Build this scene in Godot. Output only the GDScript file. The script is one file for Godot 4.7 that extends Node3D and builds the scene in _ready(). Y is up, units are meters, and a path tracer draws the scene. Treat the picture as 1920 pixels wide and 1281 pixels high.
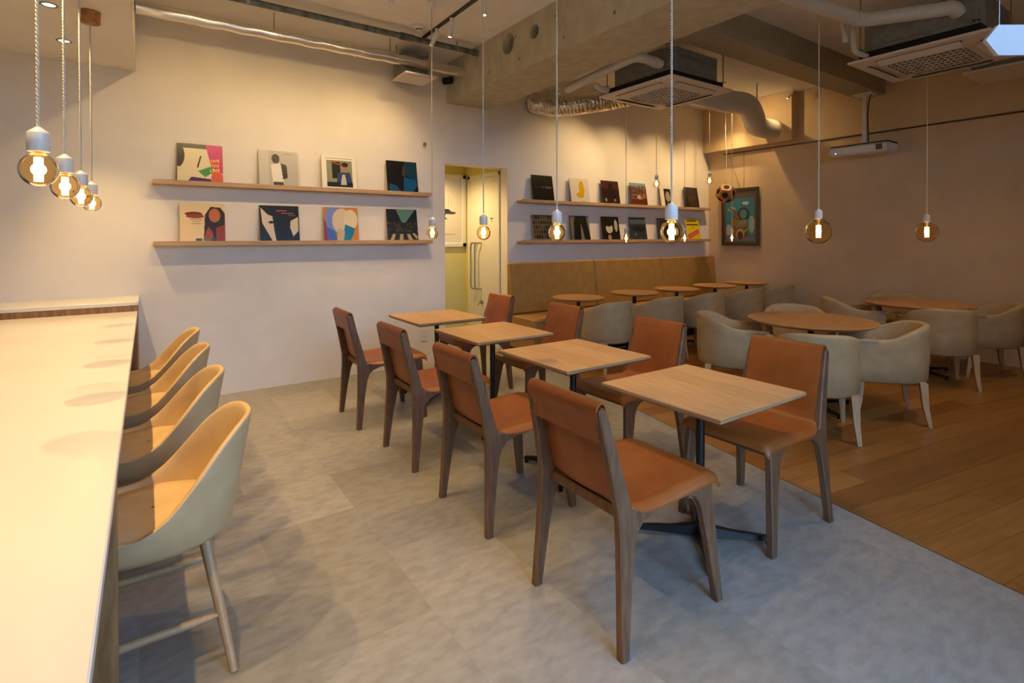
extends Node3D
# A cafe interior: bar counter on the left, leather chairs at square tables, banquette and tub chairs behind.

const F := 993.016
const BACK := -5.17
const RIGHT := 7.37
const WARM := Color(1.0, 0.842, 0.580)
var counts := {}
var M := {}
var rng := RandomNumberGenerator.new()

# ---------------------------------------------------------------- helpers
func numbered(n: String) -> String:
	var k: int = counts.get(n, 0)
	counts[n] = k + 1
	return n if k == 0 else "%s_%03d" % [n, k]

func thing(called: String, label: String, category: String, at := Vector3.ZERO, turn := 0.0, group := "") -> Node3D:
	var o := Node3D.new()
	o.name = numbered(called)
	add_child(o)
	o.position = at
	o.rotation.y = turn
	tag(o, label, category, group)
	return o

func tag(o: Node, label: String, category := "", group := "", kind := "") -> Node:
	o.set_meta("label", label)
	if category: o.set_meta("category", category)
	if group: o.set_meta("group", group)
	if kind: o.set_meta("kind", kind)
	return o

func structure(o: Node, label := "") -> Node:
	o.set_meta("kind", "structure")
	if label: o.set_meta("label", label)
	return o

func root(called: String) -> Node3D:
	var o := Node3D.new()
	o.name = numbered(called)
	add_child(o)
	return o

func copy(o: Node3D, label: String, at: Vector3, turn := 0.0) -> Node3D:
	var c: Node3D = o.duplicate()
	var base := String(o.name)
	c.name = numbered(base)
	add_child(c)
	c.position = at
	c.rotation.y = turn
	c.set_meta("label", label)
	return c

func S() -> SurfaceTool:
	var st := SurfaceTool.new()
	st.begin(Mesh.PRIMITIVE_TRIANGLES)
	return st

func obj(called: String, st: SurfaceTool, m: Material, parent: Node = self, at := Vector3.ZERO) -> MeshInstance3D:
	st.generate_normals()
	return inst(called, st.commit(), m, parent, at)

func inst(called: String, mesh: Mesh, m: Material, parent: Node = self, at := Vector3.ZERO) -> MeshInstance3D:
	var o := MeshInstance3D.new()
	o.name = numbered(called) if parent == self else called
	o.mesh = mesh
	o.material_override = m
	o.position = at
	parent.add_child(o, true)
	return o

func tri(st: SurfaceTool, a: Vector3, b: Vector3, c: Vector3) -> void:
	st.add_vertex(a); st.add_vertex(c); st.add_vertex(b)

func quad(st: SurfaceTool, a: Vector3, b: Vector3, c: Vector3, d: Vector3) -> void:
	tri(st, a, b, c); tri(st, a, c, d)

func quado(st: SurfaceTool, a: Vector3, b: Vector3, c: Vector3, d: Vector3, o: Vector3) -> void:
	if (b - a).cross(c - a).dot((a + b + c + d) / 4.0 - o) < 0.0: quad(st, a, d, c, b)
	else: quad(st, a, b, c, d)

# a box with chamfered edges, placed by a transform
func boxt(st: SurfaceTool, t: Transform3D, size: Vector3, bev := 0.003) -> void:
	st.set_smooth_group(-1)
	var h := size / 2.0
	var b := minf(bev, minf(h.x, minf(h.y, h.z)) * 0.9)
	var o := t.origin
	var p := func(sx: int, sy: int, sz: int, ax: int) -> Vector3:
		return t * Vector3(sx * (h.x - (0.0 if ax == 0 else b)), sy * (h.y - (0.0 if ax == 1 else b)), sz * (h.z - (0.0 if ax == 2 else b)))
	for s in [-1, 1]:
		quado(st, p.call(s, -1, -1, 0), p.call(s, 1, -1, 0), p.call(s, 1, 1, 0), p.call(s, -1, 1, 0), o)
		quado(st, p.call(-1, s, -1, 1), p.call(1, s, -1, 1), p.call(1, s, 1, 1), p.call(-1, s, 1, 1), o)
		quado(st, p.call(-1, -1, s, 2), p.call(1, -1, s, 2), p.call(1, 1, s, 2), p.call(-1, 1, s, 2), o)
	if b <= 0.0: return
	for s in [-1, 1]:
		for u in [-1, 1]:
			quado(st, p.call(s, u, -1, 0), p.call(s, u, 1, 0), p.call(s, u, 1, 1), p.call(s, u, -1, 1), o)
			quado(st, p.call(s, -1, u, 0), p.call(s, 1, u, 0), p.call(s, 1, u, 2), p.call(s, -1, u, 2), o)
			quado(st, p.call(-1, s, u, 1), p.call(1, s, u, 1), p.call(1, s, u, 2), p.call(-1, s, u, 2), o)
			for v in [-1, 1]:
				var a: Vector3 = p.call(s, u, v, 0)
				var c: Vector3 = p.call(s, u, v, 1)
				var d: Vector3 = p.call(s, u, v, 2)
				if (c - a).cross(d - a).dot(a - o) < 0.0: tri(st, a, d, c)
				else: tri(st, a, c, d)

func box(st: SurfaceTool, c: Vector3, size: Vector3, bev := 0.003) -> void:
	boxt(st, Transform3D(Basis(), c), size, bev)

func span(st: SurfaceTool, a: Vector3, b: Vector3, bev := 0.003) -> void:
	box(st, (a + b) / 2.0, (b - a).abs(), bev)

# join rings of points; each ring has the same count
func loft(st: SurfaceTool, rings: Array, closed := true, cap0 := false, cap1 := false, smooth := true) -> void:
	st.set_smooth_group(0 if smooth else -1)
	var n: int = rings[0].size()
	for i in rings.size() - 1:
		var a: PackedVector3Array = rings[i]
		var b: PackedVector3Array = rings[i + 1]
		for j in (n if closed else n - 1):
			var k := (j + 1) % n
			if a[j].distance_squared_to(a[k]) < 1e-12: tri(st, a[j], b[k], b[j])
			elif b[j].distance_squared_to(b[k]) < 1e-12: tri(st, a[j], a[k], b[j])
			else: quad(st, a[j], a[k], b[k], b[j])
	st.set_smooth_group(-1)
	if cap0: fan(st, rings[0], true)
	if cap1: fan(st, rings[rings.size() - 1], false)

func fan(st: SurfaceTool, r: PackedVector3Array, back: bool) -> void:
	var c := Vector3.ZERO
	for v in r: c += v
	c /= r.size()
	for j in r.size():
		var k := (j + 1) % r.size()
		if back: tri(st, c, r[k], r[j])
		else: tri(st, c, r[j], r[k])

func ring(c: Vector3, x: Vector3, y: Vector3, rx: float, ry: float, n: int) -> PackedVector3Array:
	var out := PackedVector3Array()
	for i in n:
		var a := TAU * i / n
		out.append(c + x * cos(a) * rx + y * sin(a) * ry)
	return out

# a tube through points, radius may be one number or one for each point
func tube(st: SurfaceTool, pts: Array, r, n := 10, caps := true, ridges := 0.0) -> void:
	var rings := []
	var x := Vector3.ZERO
	for i in pts.size():
		var d: Vector3 = (pts[mini(i + 1, pts.size() - 1)] - pts[maxi(i - 1, 0)]).normalized()
		if x == Vector3.ZERO:
			x = d.cross(Vector3.UP if absf(d.y) < 0.9 else Vector3.RIGHT).normalized()
		x = (x - d * x.dot(d)).normalized()
		var rr: float = r[i] if r is Array else r
		if ridges > 0.0 and i % 2 == 1: rr -= ridges
		rings.append(ring(pts[i], x, d.cross(x), rr, rr, n))
	loft(st, rings, true, caps, caps)

func lathe(st: SurfaceTool, profile: Array, n := 24, o := Vector3.ZERO, smooth := true) -> void:
	var rings := []
	for p in profile: rings.append(ring(o + Vector3(0, p.y, 0), Vector3.RIGHT, Vector3.FORWARD, maxf(p.x, 0.00001), maxf(p.x, 0.00001), n))
	loft(st, rings, true, false, false, smooth)

# a crumpled foil tube: every ring and corner dented a little
func crinkled(st: SurfaceTool, pts: Array, r: float, n: int) -> void:
	var rings := []
	var x := Vector3.RIGHT
	for i in pts.size():
		var d: Vector3 = (pts[mini(i + 1, pts.size() - 1)] - pts[maxi(i - 1, 0)]).normalized()
		x = (x - d * x.dot(d)).normalized()
		var y := d.cross(x)
		var rg := PackedVector3Array()
		for j in n:
			var a := TAU * (j + 0.5 * (i % 2)) / n
			var rr := r - (0.006 if i % 2 == 1 else 0.0) + rng.randf_range(-0.004, 0.004)
			rg.append(pts[i] + (x * cos(a) + y * sin(a)) * rr + d * rng.randf_range(-0.004, 0.004))
		rings.append(rg)
	loft(st, rings, true, true, true, false)

func taper(st: SurfaceTool, a: Vector3, b: Vector3, ra: float, rb: float, n := 12) -> void:
	tube(st, [a, b], [ra, rb], n)

# a polygon in the xy plane (counter-clockwise) pushed out along z, placed by a transform
func prism(st: SurfaceTool, poly: PackedVector2Array, z0: float, z1: float, t := Transform3D()) -> void:
	if not Geometry2D.is_polygon_clockwise(poly):
		pass
	else:
		poly = poly.duplicate(); poly.reverse()
	st.set_smooth_group(-1)
	var idx := Geometry2D.triangulate_polygon(poly)
	for i in range(0, idx.size(), 3):
		var a := poly[idx[i]]; var b := poly[idx[i + 1]]; var c := poly[idx[i + 2]]
		if (b - a).cross(c - a) < 0.0:
			var q := b; b = c; c = q
		tri(st, t * Vector3(a.x, a.y, z1), t * Vector3(b.x, b.y, z1), t * Vector3(c.x, c.y, z1))
		tri(st, t * Vector3(a.x, a.y, z0), t * Vector3(c.x, c.y, z0), t * Vector3(b.x, b.y, z0))
	for i in poly.size():
		var a := poly[i]; var b := poly[(i + 1) % poly.size()]
		quad(st, t * Vector3(a.x, a.y, z0), t * Vector3(b.x, b.y, z0), t * Vector3(b.x, b.y, z1), t * Vector3(a.x, a.y, z1))

func smooth_path(keys: Array, per := 6) -> Array:
	var out := []
	for i in keys.size() - 1:
		var a: Vector3 = keys[maxi(i - 1, 0)]; var b: Vector3 = keys[i]; var c: Vector3 = keys[i + 1]; var d: Vector3 = keys[mini(i + 2, keys.size() - 1)]
		for k in per: out.append(b.cubic_interpolate(c, a, d, float(k) / per))
	out.append(keys[keys.size() - 1])
	return out

# ---------------------------------------------------------------- materials
func mat(c: Color, rough := 0.6, metal := 0.0) -> StandardMaterial3D:
	var m := StandardMaterial3D.new()
	m.albedo_color = c
	m.roughness = rough
	m.metallic = metal
	return m

func noise_tex(sd: int, freq: float, octaves: int, cols: Array, stops: Array, size := 512, kind := FastNoiseLite.TYPE_SIMPLEX_SMOOTH) -> NoiseTexture2D:
	var n := FastNoiseLite.new()
	n.seed = sd; n.frequency = freq; n.fractal_octaves = octaves; n.noise_type = kind
	n.fractal_gain = 0.55
	var g := Gradient.new()
	g.offsets = PackedFloat32Array(stops); g.colors = PackedColorArray(cols)
	var t := NoiseTexture2D.new()
	t.width = size; t.height = size; t.seamless = true; t.noise = n; t.color_ramp = g
	t.generate_mipmaps = false
	return t

func tri_mat(t: Texture2D, scale: Vector3, rough: float, world := false, offset := Vector3.ZERO) -> StandardMaterial3D:
	var m := mat(Color.WHITE, rough)
	m.albedo_texture = t
	m.uv1_triplanar = true
	m.uv1_world_triplanar = world
	m.uv1_scale = scale
	m.uv1_offset = offset
	m.uv1_triplanar_sharpness = 6.0
	return m

func bump(m: StandardMaterial3D, t: Texture2D, depth: float) -> StandardMaterial3D:
	m.heightmap_enabled = true
	m.heightmap_texture = t
	m.heightmap_scale = depth
	return m

func glow(c: Color, e: float) -> StandardMaterial3D:
	var m := mat(c, 0.5)
	m.emission_enabled = true
	m.emission = c
	m.emission_energy_multiplier = e
	return m

func make_materials() -> void:
	var grey := noise_tex(3, 0.02, 5, [Color(0, 0, 0), Color(1, 1, 1)], [0.0, 1.0])
	var fine := noise_tex(4, 0.12, 4, [Color(0.2, 0.2, 0.2), Color(1, 1, 1)], [0.0, 1.0])
	M.wall = tri_mat(noise_tex(7, 0.01, 4, [Color(0.89, 0.86, 0.815), Color(0.905, 0.875, 0.83)], [0.3, 0.7], 256), Vector3.ONE * 0.7, 0.85, true)
	M.wall_right = tri_mat(noise_tex(8, 0.01, 4, [Color(0.82, 0.715, 0.575), Color(0.84, 0.735, 0.595)], [0.3, 0.7], 256), Vector3.ONE * 0.7, 0.85, true)
	M.ceiling = tri_mat(noise_tex(9, 0.012, 5, [Color(0.90, 0.88, 0.855), Color(0.92, 0.90, 0.875)], [0.25, 0.7], 256), Vector3.ONE * 0.8, 0.9, true)
	M.niche = mat(Color(0.845, 0.80, 0.50), 0.8)
	M.concrete = bump(tri_mat(noise_tex(11, 0.011, 6, [Color(0.70, 0.67, 0.58), Color(0.73, 0.70, 0.61), Color(0.76, 0.73, 0.64)], [0.25, 0.5, 0.78]), Vector3(1.1, 0.5, 1.1), 0.75, true), fine, 0.1)
	M.concrete_dark = bump(tri_mat(noise_tex(12, 0.02, 5, [Color(0.63, 0.59, 0.52), Color(0.66, 0.62, 0.55)], [0.25, 0.75]), Vector3(0.8, 1.2, 1.2), 0.75, true), fine, 0.1)
	for i in 6:
		var k: float = [0.0, 0.02, -0.02, 0.012, -0.032, 0.028][i]
		var t := noise_tex(20 + i, 0.022, 7, [Color(0.565 + k, 0.54 + k, 0.495 + k), Color(0.60 + k, 0.575 + k, 0.53 + k), Color(0.625 + k, 0.60 + k, 0.555 + k)], [0.22, 0.5, 0.8])
		M["tile%d" % i] = bump(tri_mat(t, Vector3(0.75, 0.9, 1.5), 0.42, true, Vector3(i * 0.37, 0, i * 0.21)), fine, 0.02)
	for i in 7:
		var k: float = [0.0, 0.035, -0.04, 0.02, -0.02, -0.065, 0.05][i]
		var t := noise_tex(40 + i, 0.014, 5, [Color(0.555 + k, 0.37 + k, 0.165 + k * 0.7), Color(0.595 + k, 0.405 + k, 0.19 + k * 0.7), Color(0.625 + k, 0.43 + k, 0.21 + k * 0.7)], [0.2, 0.5, 0.8])
		M["plank%d" % i] = bump(tri_mat(t, Vector3(0.30, 3.0, 3.0), 0.33, false, Vector3(i * 0.31, 0, i * 0.47)), fine, 0.02)
	for i in 4:
		var k: float = [0.0, 0.012, -0.014, 0.02][i]
		var t := noise_tex(60 + i, 0.02, 5, [Color(0.755 + k, 0.57 + k, 0.365 + k), Color(0.80 + k, 0.62 + k, 0.41 + k), Color(0.825 + k, 0.65 + k, 0.435 + k)], [0.2, 0.5, 0.82])
		M["top%d" % i] = tri_mat(t, Vector3(4.5, 4.5, 0.45), 0.42, true, Vector3(i * 0.3, 0, i * 0.43))
	M.ply = tri_mat(noise_tex(66, 0.02, 3, [Color(0.55, 0.40, 0.25), Color(0.78, 0.62, 0.42)], [0.35, 0.65], 256), Vector3(0.3, 60.0, 0.3), 0.6)
	M.round_top = tri_mat(noise_tex(67, 0.014, 5, [Color(0.71, 0.505, 0.29), Color(0.75, 0.545, 0.325), Color(0.785, 0.585, 0.36)], [0.2, 0.5, 0.82]), Vector3(0.6, 3.2, 3.2), 0.4)
	M.shelf = tri_mat(noise_tex(68, 0.014, 5, [Color(0.68, 0.545, 0.39), Color(0.74, 0.605, 0.445)], [0.25, 0.75]), Vector3(0.5, 5.0, 5.0), 0.55)
	M.walnut = tri_mat(noise_tex(69, 0.016, 5, [Color(0.385, 0.26, 0.165), Color(0.46, 0.325, 0.21)], [0.25, 0.75]), Vector3(5.0, 0.8, 5.0), 0.5)
	M.pale_wood = tri_mat(noise_tex(70, 0.016, 4, [Color(0.76, 0.625, 0.45), Color(0.80, 0.67, 0.49)], [0.25, 0.75]), Vector3(5.0, 0.7, 5.0), 0.5)
	M.stool_leg = tri_mat(noise_tex(71, 0.016, 4, [Color(0.66, 0.525, 0.365), Color(0.70, 0.565, 0.40)], [0.25, 0.75]), Vector3(6.0, 0.8, 6.0), 0.45)
	M.panel_wood = tri_mat(noise_tex(72, 0.014, 5, [Color(0.50, 0.34, 0.19), Color(0.62, 0.45, 0.27)], [0.25, 0.75]), Vector3(4.0, 0.5, 4.0), 0.5)
	M.leather = bump(tri_mat(noise_tex(73, 0.01, 4, [Color(0.575, 0.305, 0.11), Color(0.61, 0.335, 0.125)], [0.2, 0.8], 256), Vector3.ONE * 3.0, 0.42), fine, 0.015)
	M.stool = bump(tri_mat(noise_tex(74, 0.012, 5, [Color(0.775, 0.65, 0.47), Color(0.81, 0.685, 0.50)], [0.2, 0.8], 256), Vector3.ONE * 2.4, 0.55), fine, 0.02)
	M.tub = bump(tri_mat(noise_tex(75, 0.012, 5, [Color(0.70, 0.59, 0.42), Color(0.74, 0.63, 0.455)], [0.2, 0.8], 256), Vector3.ONE * 2.4, 0.6), fine, 0.02)
	M.bench = bump(tri_mat(noise_tex(76, 0.012, 5, [Color(0.60, 0.445, 0.215), Color(0.645, 0.485, 0.245)], [0.2, 0.8], 256), Vector3.ONE * 2.0, 0.65), fine, 0.02)
	M.counter = mat(Color(0.87, 0.845, 0.805), 0.22)
	M.black = mat(Color(0.045, 0.047, 0.052), 0.38, 0.0)
	M.rubber = mat(Color(0.03, 0.03, 0.03), 0.7)
	M.white = mat(Color(0.86, 0.86, 0.85), 0.45)
	M.porcelain = mat(Color(0.86, 0.87, 0.87), 0.3)
	M.cord = mat(Color(0.83, 0.81, 0.76), 0.8)
	M.ac = mat(Color(0.85, 0.82, 0.79), 0.5)
	M.ac_dark = mat(Color(0.36, 0.33, 0.31), 0.6)
	M.galv = tri_mat(noise_tex(77, 0.02, 4, [Color(0.47, 0.47, 0.455), Color(0.52, 0.52, 0.505)], [0.3, 0.7], 256), Vector3.ONE * 2.0, 0.5)
	M.galv.metallic = 0.1
	M.foam = mat(Color(0.075, 0.075, 0.075), 0.8)
	M.steel = mat(Color(0.62, 0.62, 0.60), 0.32, 0.9)
	M.pipe = tri_mat(noise_tex(78, 0.02, 4, [Color(0.36, 0.38, 0.37), Color(0.50, 0.52, 0.50)], [0.3, 0.7], 256), Vector3.ONE * 2.0, 0.45)
	M.pipe.metallic = 0.6
	M.foil = bump(mat(Color(0.90, 0.89, 0.87), 0.3, 1.0), noise_tex(79, 0.03, 4, [Color(0, 0, 0), Color(1, 1, 1)], [0.2, 0.8], 256), 0.05)
	M.foil.uv1_triplanar = true
	M.foil.uv1_scale = Vector3.ONE * 4.0
	M.foil_wrinkled = bump(mat(Color(0.86, 0.83, 0.77), 0.22, 1.0), noise_tex(80, 0.05, 3, [Color(0, 0, 0), Color(1, 1, 1)], [0.2, 0.8], 256, FastNoiseLite.TYPE_CELLULAR), 0.3)
	M.foil_wrinkled.uv1_triplanar = true
	M.foil_wrinkled.uv1_scale = Vector3.ONE * 4.0
	M.vinyl = mat(Color(0.80, 0.79, 0.77), 0.4)
	M.brass = mat(Color(0.70, 0.58, 0.34), 0.3, 0.9)
	M.rail = mat(Color(0.40, 0.37, 0.31), 0.45, 0.6)
	M.amber = mat(Color(1.0, 0.93, 0.78, 0.0), 0.0)
	M.amber.transparency = BaseMaterial3D.TRANSPARENCY_ALPHA
	M.amber.refraction_enabled = true
	M.amber.refraction_scale = 0.014
	M.filament = glow(Color(1.0, 0.86, 0.62), 7.0)
	M.lens = glow(Color(1.0, 0.90, 0.75), 4.0)
	M.glass = mat(Color(0.9, 0.95, 0.95, 0.06), 0.02)
	M.glass.transparency = BaseMaterial3D.TRANSPARENCY_ALPHA
	M.ply_box = tri_mat(noise_tex(81, 0.02, 4, [Color(0.58, 0.38, 0.17), Color(0.70, 0.49, 0.25)], [0.3, 0.7], 256), Vector3.ONE * 3.0, 0.5)
	M.frame_dark = mat(Color(0.29, 0.235, 0.18), 0.5)
	M.blue_white = mat(Color(0.78, 0.79, 0.80), 0.5)
	M.door = mat(Color(0.88, 0.865, 0.80), 0.45)
	M.led = glow(Color(0.75, 0.85, 1.0), 1.5)

# ---------------------------------------------------------------- camera, sky, light
func make_view() -> void:
	var cam := Camera3D.new()
	cam.name = "camera"
	var y := deg_to_rad(34.57437668); var p := deg_to_rad(0.49804967); var r := deg_to_rad(0.14594635)
	var fwd := Vector3(sin(y) * cos(p), -sin(p), -cos(y) * cos(p))
	var rt := Vector3(cos(y), 0, sin(y))
	var dn := -rt.cross(fwd)
	var cx := rt * cos(r) + dn * sin(r)
	var cy := dn * cos(r) - rt * sin(r)
	cam.transform = Transform3D(Basis(cx, -cy, -fwd), Vector3(0, 1.35, 0))
	cam.projection = Camera3D.PROJECTION_FRUSTUM
	cam.near = 0.05
	cam.far = 60.0
	cam.size = 0.05 * 1281.0 / F
	cam.frustum_offset = Vector2(0, -(640.5 - 453.791) / F * 0.05)
	add_child(cam)
	cam.current = true
	var env := Environment.new()
	env.background_mode = Environment.BG_SKY
	var sky := Sky.new()
	var sm := ProceduralSkyMaterial.new()
	sm.sky_top_color = Color(0.54, 0.74, 0.98)
	sm.sky_horizon_color = Color(0.66, 0.82, 0.98)
	sm.ground_horizon_color = Color(0.66, 0.645, 0.62)
	sm.ground_bottom_color = Color(0.66, 0.645, 0.62)
	sm.sky_energy_multiplier = 3.1
	sm.ground_energy_multiplier = 2.0
	sky.sky_material = sm
	env.sky = sky
	env.tonemap_mode = Environment.TONE_MAPPER_LINEAR
	env.tonemap_exposure = 1.07
	env.sdfgi_enabled = true
	env.ssao_enabled = true
	env.ssil_enabled = true
	var we := WorldEnvironment.new()
	we.name = "world_environment"
	we.environment = env
	add_child(we)

func omni(parent: Node3D, at: Vector3, e: float, size := 0.03, c := WARM) -> void:
	var l := OmniLight3D.new()
	l.name = "glow_light"
	l.light_color = c; l.light_energy = e; l.light_size = size
	l.omni_range = 20.0; l.omni_attenuation = 2.0; l.shadow_enabled = true
	l.position = at
	parent.add_child(l, true)

func spot(parent: Node3D, at: Vector3, target: Vector3, e: float, angle: float, soft := 0.6, size := 0.025, c := WARM) -> void:
	var l := SpotLight3D.new()
	l.name = "beam_light"
	l.light_color = c; l.light_energy = e; l.light_size = size
	l.spot_range = 20.0; l.spot_attenuation = 2.0; l.spot_angle = angle; l.spot_angle_attenuation = soft
	l.shadow_enabled = true
	parent.add_child(l, true)
	var up := Vector3.UP if absf((target - at).normalized().y) < 0.98 else Vector3.RIGHT
	l.look_at_from_position(at, target, up)

# ---------------------------------------------------------------- the room
func edge_x(z: float) -> float:
	return 3.153 - 0.1914 * (z + 2.895)

func make_floor() -> void:
	var fl := root("floor")
	structure(fl, "grey concrete-look tile floor meeting oak planks along a slanted joint")
	var st := S()
	span(st, Vector3(-2.8, -0.2, -6.4), Vector3(7.5, -0.012, 0.75), 0.0)
	obj("floor_slab", st, M.tile0, fl)
	var grey := PackedVector2Array([Vector2(-1.0, -6.2), Vector2(edge_x(-6.2), -6.2), Vector2(edge_x(0.6), 0.6), Vector2(-1.0, 0.6)])
	var cols := 14
	for i in cols:
		var x0 := -0.905 + 0.4375 * i
		for j in 10:
			var z0 := -6.6 + 0.885 * j + (0.0 if i % 2 == 0 else 0.44)
			var g := 0.0001
			var p := PackedVector2Array([Vector2(x0 + g, z0 + g), Vector2(x0 + 0.4375 - g, z0 + g), Vector2(x0 + 0.4375 - g, z0 + 0.885 - g), Vector2(x0 + g, z0 + 0.885 - g)])
			for q in Geometry2D.intersect_polygons(p, grey):
				var s := S()
				prism(s, q, -0.0, 0.0125, Transform3D(Basis(Vector3(1, 0, 0), Vector3(0, 0, 1), Vector3(0, 1, 0)), Vector3(0, -0.0125, 0)))
				obj("tile", s, M["tile%d" % rng.randi_range(0, 5)], fl)
	var wood := PackedVector2Array([Vector2(edge_x(BACK) + 0.004, BACK), Vector2(RIGHT, BACK), Vector2(RIGHT, 0.6), Vector2(edge_x(0.6) + 0.004, 0.6)])
	var a := deg_to_rad(9.6)
	var u := Vector2(cos(a), sin(a)); var v := Vector2(-sin(a), cos(a))
	var w := 0.152
	for r in range(-38, 14):
		var off := rng.randf_range(0.0, 1.6)
		var s0 := 1.6 - off
		while s0 < 8.2:
			var ln := rng.randf_range(1.2, 1.9)
			var o := u * s0 + v * (r * w) + Vector2(0, -0.6)
			var g := 0.0007
			var p := PackedVector2Array([o + u * g + v * g, o + u * (ln - g) + v * g, o + u * (ln - g) + v * (w - g), o + u * g + v * (w - g)])
			for q in Geometry2D.intersect_polygons(p, wood):
				var inv := Transform2D(a, o).affine_inverse()
				var loc := PackedVector2Array()
				for c in q: loc.append(inv * c)
				var s := S()
				prism(s, loc, 0.0, 0.0125, Transform3D(Basis(Vector3(1, 0, 0), Vector3(0, 0, 1), Vector3(0, 1, 0)), Vector3(0, 0, 0)))
				var b := obj("plank", s, M["plank%d" % rng.randi_range(0, 6)], fl, Vector3(o.x, -0.0125, o.y))
				b.rotation.y = -a
			s0 += ln
	st = S()
	var d := Vector3(edge_x(0.6) - edge_x(BACK), 0, 0.6 - BACK)
	boxt(st, Transform3D(Basis(Vector3.UP, atan2(d.x, d.z)), Vector3((edge_x(0.6) + edge_x(BACK)) / 2.0 + 0.002, -0.005, (0.6 + BACK) / 2.0)), Vector3(0.005, 0.0125, d.length()), 0.0005)
	structure(obj("trim_1", st, M.frame_dark), "thin dark joint strip between grey tiles and oak planks")

func make_shell() -> void:
	var st := S()
	var T := 0.14
	span(st, Vector3(-2.8, 0, BACK - T), Vector3(2.675, 3.5, BACK), 0.0)
	span(st, Vector3(3.497, 0, BACK - T), Vector3(RIGHT + 0.1, 3.5, BACK), 0.0)
	span(st, Vector3(2.675, 2.16, BACK - T), Vector3(3.497, 3.5, BACK), 0.0)
	structure(obj("wall_back", st, M.wall), "off-white painted back wall with a doorway and record shelves")
	st = S()
	span(st, Vector3(RIGHT, 0, BACK), Vector3(RIGHT + 0.15, 3.5, 0.75), 0.0)
	structure(obj("wall_right", st, M.wall_right), "beige painted side wall beyond the round tables")
	st = S()
	span(st, Vector3(RIGHT - 0.15, 2.665, BACK), Vector3(RIGHT, 3.34, -3.775), 0.002)
	structure(obj("wall_bulkhead", st, M.wall_right), "boxed bulkhead high in the corner of the side wall")
	st = S()
	span(st, Vector3(-2.8, 0, -5.3), Vector3(-2.65, 3.5, 0.75), 0.0)
	structure(obj("wall_left", st, M.wall), "off-white wall behind the bar")
	st = S()
	span(st, Vector3(-2.8, 0, 0.6), Vector3(0.55, 3.5, 0.75), 0.0)
	span(st, Vector3(1.75, 0, 0.6), Vector3(2.2, 3.5, 0.75), 0.0)
	span(st, Vector3(4.3, 0, 0.6), Vector3(7.5, 3.5, 0.75), 0.0)
	span(st, Vector3(0.55, 2.8, 0.6), Vector3(4.3, 3.5, 0.75), 0.0)
	span(st, Vector3(0.55, 0.0, 0.6), Vector3(1.75, 0.06, 0.75), 0.0)
	span(st, Vector3(2.2, 0.0, 0.6), Vector3(4.3, 2.2, 0.75), 0.0)
	structure(obj("wall_front", st, M.wall), "street front wall with two glazed openings")
	for wd in [["window_1", 0.55, 1.75, "street window behind the photographer"], ["window_2", 2.2, 4.3, "high strip window in front of the wooden floor"]]:
		var win := root(wd[0])
		structure(win, wd[3])
		var nn := 2 if wd[0] == "window_1" else 3
		var pw: float = (wd[2] - wd[1]) / nn
		var y0 := 0.06 if nn == 2 else 2.2
		st = S()
		for i in nn + 1:
			var x: float = wd[1] + pw * i
			span(st, Vector3(clampf(x - 0.025, wd[1], wd[2]), y0, 0.64), Vector3(clampf(x + 0.025, wd[1], wd[2]), 2.8, 0.71))
		for y in [y0 + 0.025, 2.775]: span(st, Vector3(wd[1], y - 0.025, 0.645), Vector3(wd[2], y + 0.025, 0.705))
		obj("window_frame", st, M.black, win)
		for i in nn:
			st = S()
			span(st, Vector3(wd[1] + pw * i + 0.03, y0 + 0.055, 0.67), Vector3(wd[1] + pw * (i + 1) - 0.03, 2.745, 0.676), 0.0)
			obj("pane", st, M.glass, win)
	st = S()
	span(st, Vector3(-2.8, 3.24, -5.3), Vector3(2.9, 3.5, 0.75), 0.0)
	span(st, Vector3(2.9, 3.34, -5.3), Vector3(7.5, 3.5, 0.75), 0.0)
	structure(obj("ceiling", st, M.ceiling), "pale painted concrete ceiling slab")
	st = S()
	span(st, Vector3(-2.7, 2.68, BACK), Vector3(-0.063, 3.24, 0.6), 0.001)
	structure(obj("ceiling_soffit", st, M.wall), "dropped off-white ceiling over the bar counter")
	# doorway niche
	st = S()
	span(st, Vector3(1.6, 0, -6.3), Vector3(3.65, 2.5, -6.164), 0.0)
	structure(obj("wall_niche", st, M.niche), "yellow-green wall seen through the doorway")
	st = S()
	span(st, Vector3(3.499, 0, -6.164), Vector3(3.65, 2.5, BACK - T), 0.0)
	span(st, Vector3(1.5, 0, -6.164), Vector3(1.6, 2.5, BACK - T), 0.0)
	structure(obj("wall_niche_side", st, M.niche), "yellow-green side wall of the doorway recess")
	st = S()
	span(st, Vector3(1.6, 2.3, -6.164), Vector3(3.499, 2.45, BACK - T), 0.0)
	structure(obj("ceiling_niche", st, M.niche), "low yellow-green ceiling of the doorway recess")
	var nl := thing("recessed_downlight", "small round downlight in the ceiling of the doorway recess", "downlight", Vector3(2.85, 2.299, -5.72))
	st = S()
	lathe(st, [Vector2(0.05, 0), Vector2(0.05, -0.004), Vector2(0.038, -0.004), Vector2(0.036, 0.0)], 20)
	obj("trim_ring", st, M.white, nl)
	st = S()
	lathe(st, [Vector2(0.036, -0.001), Vector2(0.0, -0.001)], 20)
	obj("lamp_face", st, M.lens, nl)
	spot(nl, Vector3(2.85, 2.28, -5.72), Vector3(2.95, 0, -5.74), 1.7, 72, 0.8)
	# door on the niche's side wall
	var door := root("door_1")
	structure(door, "white door with steel pull bars in the side of the recess")
	var X := 3.497
	st = S()
	span(st, Vector3(X - 0.02, 0, -6.07), Vector3(X, 2.15, -6.02))
	span(st, Vector3(X - 0.02, 0, -5.345), Vector3(X, 2.15, -5.325))
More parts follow.
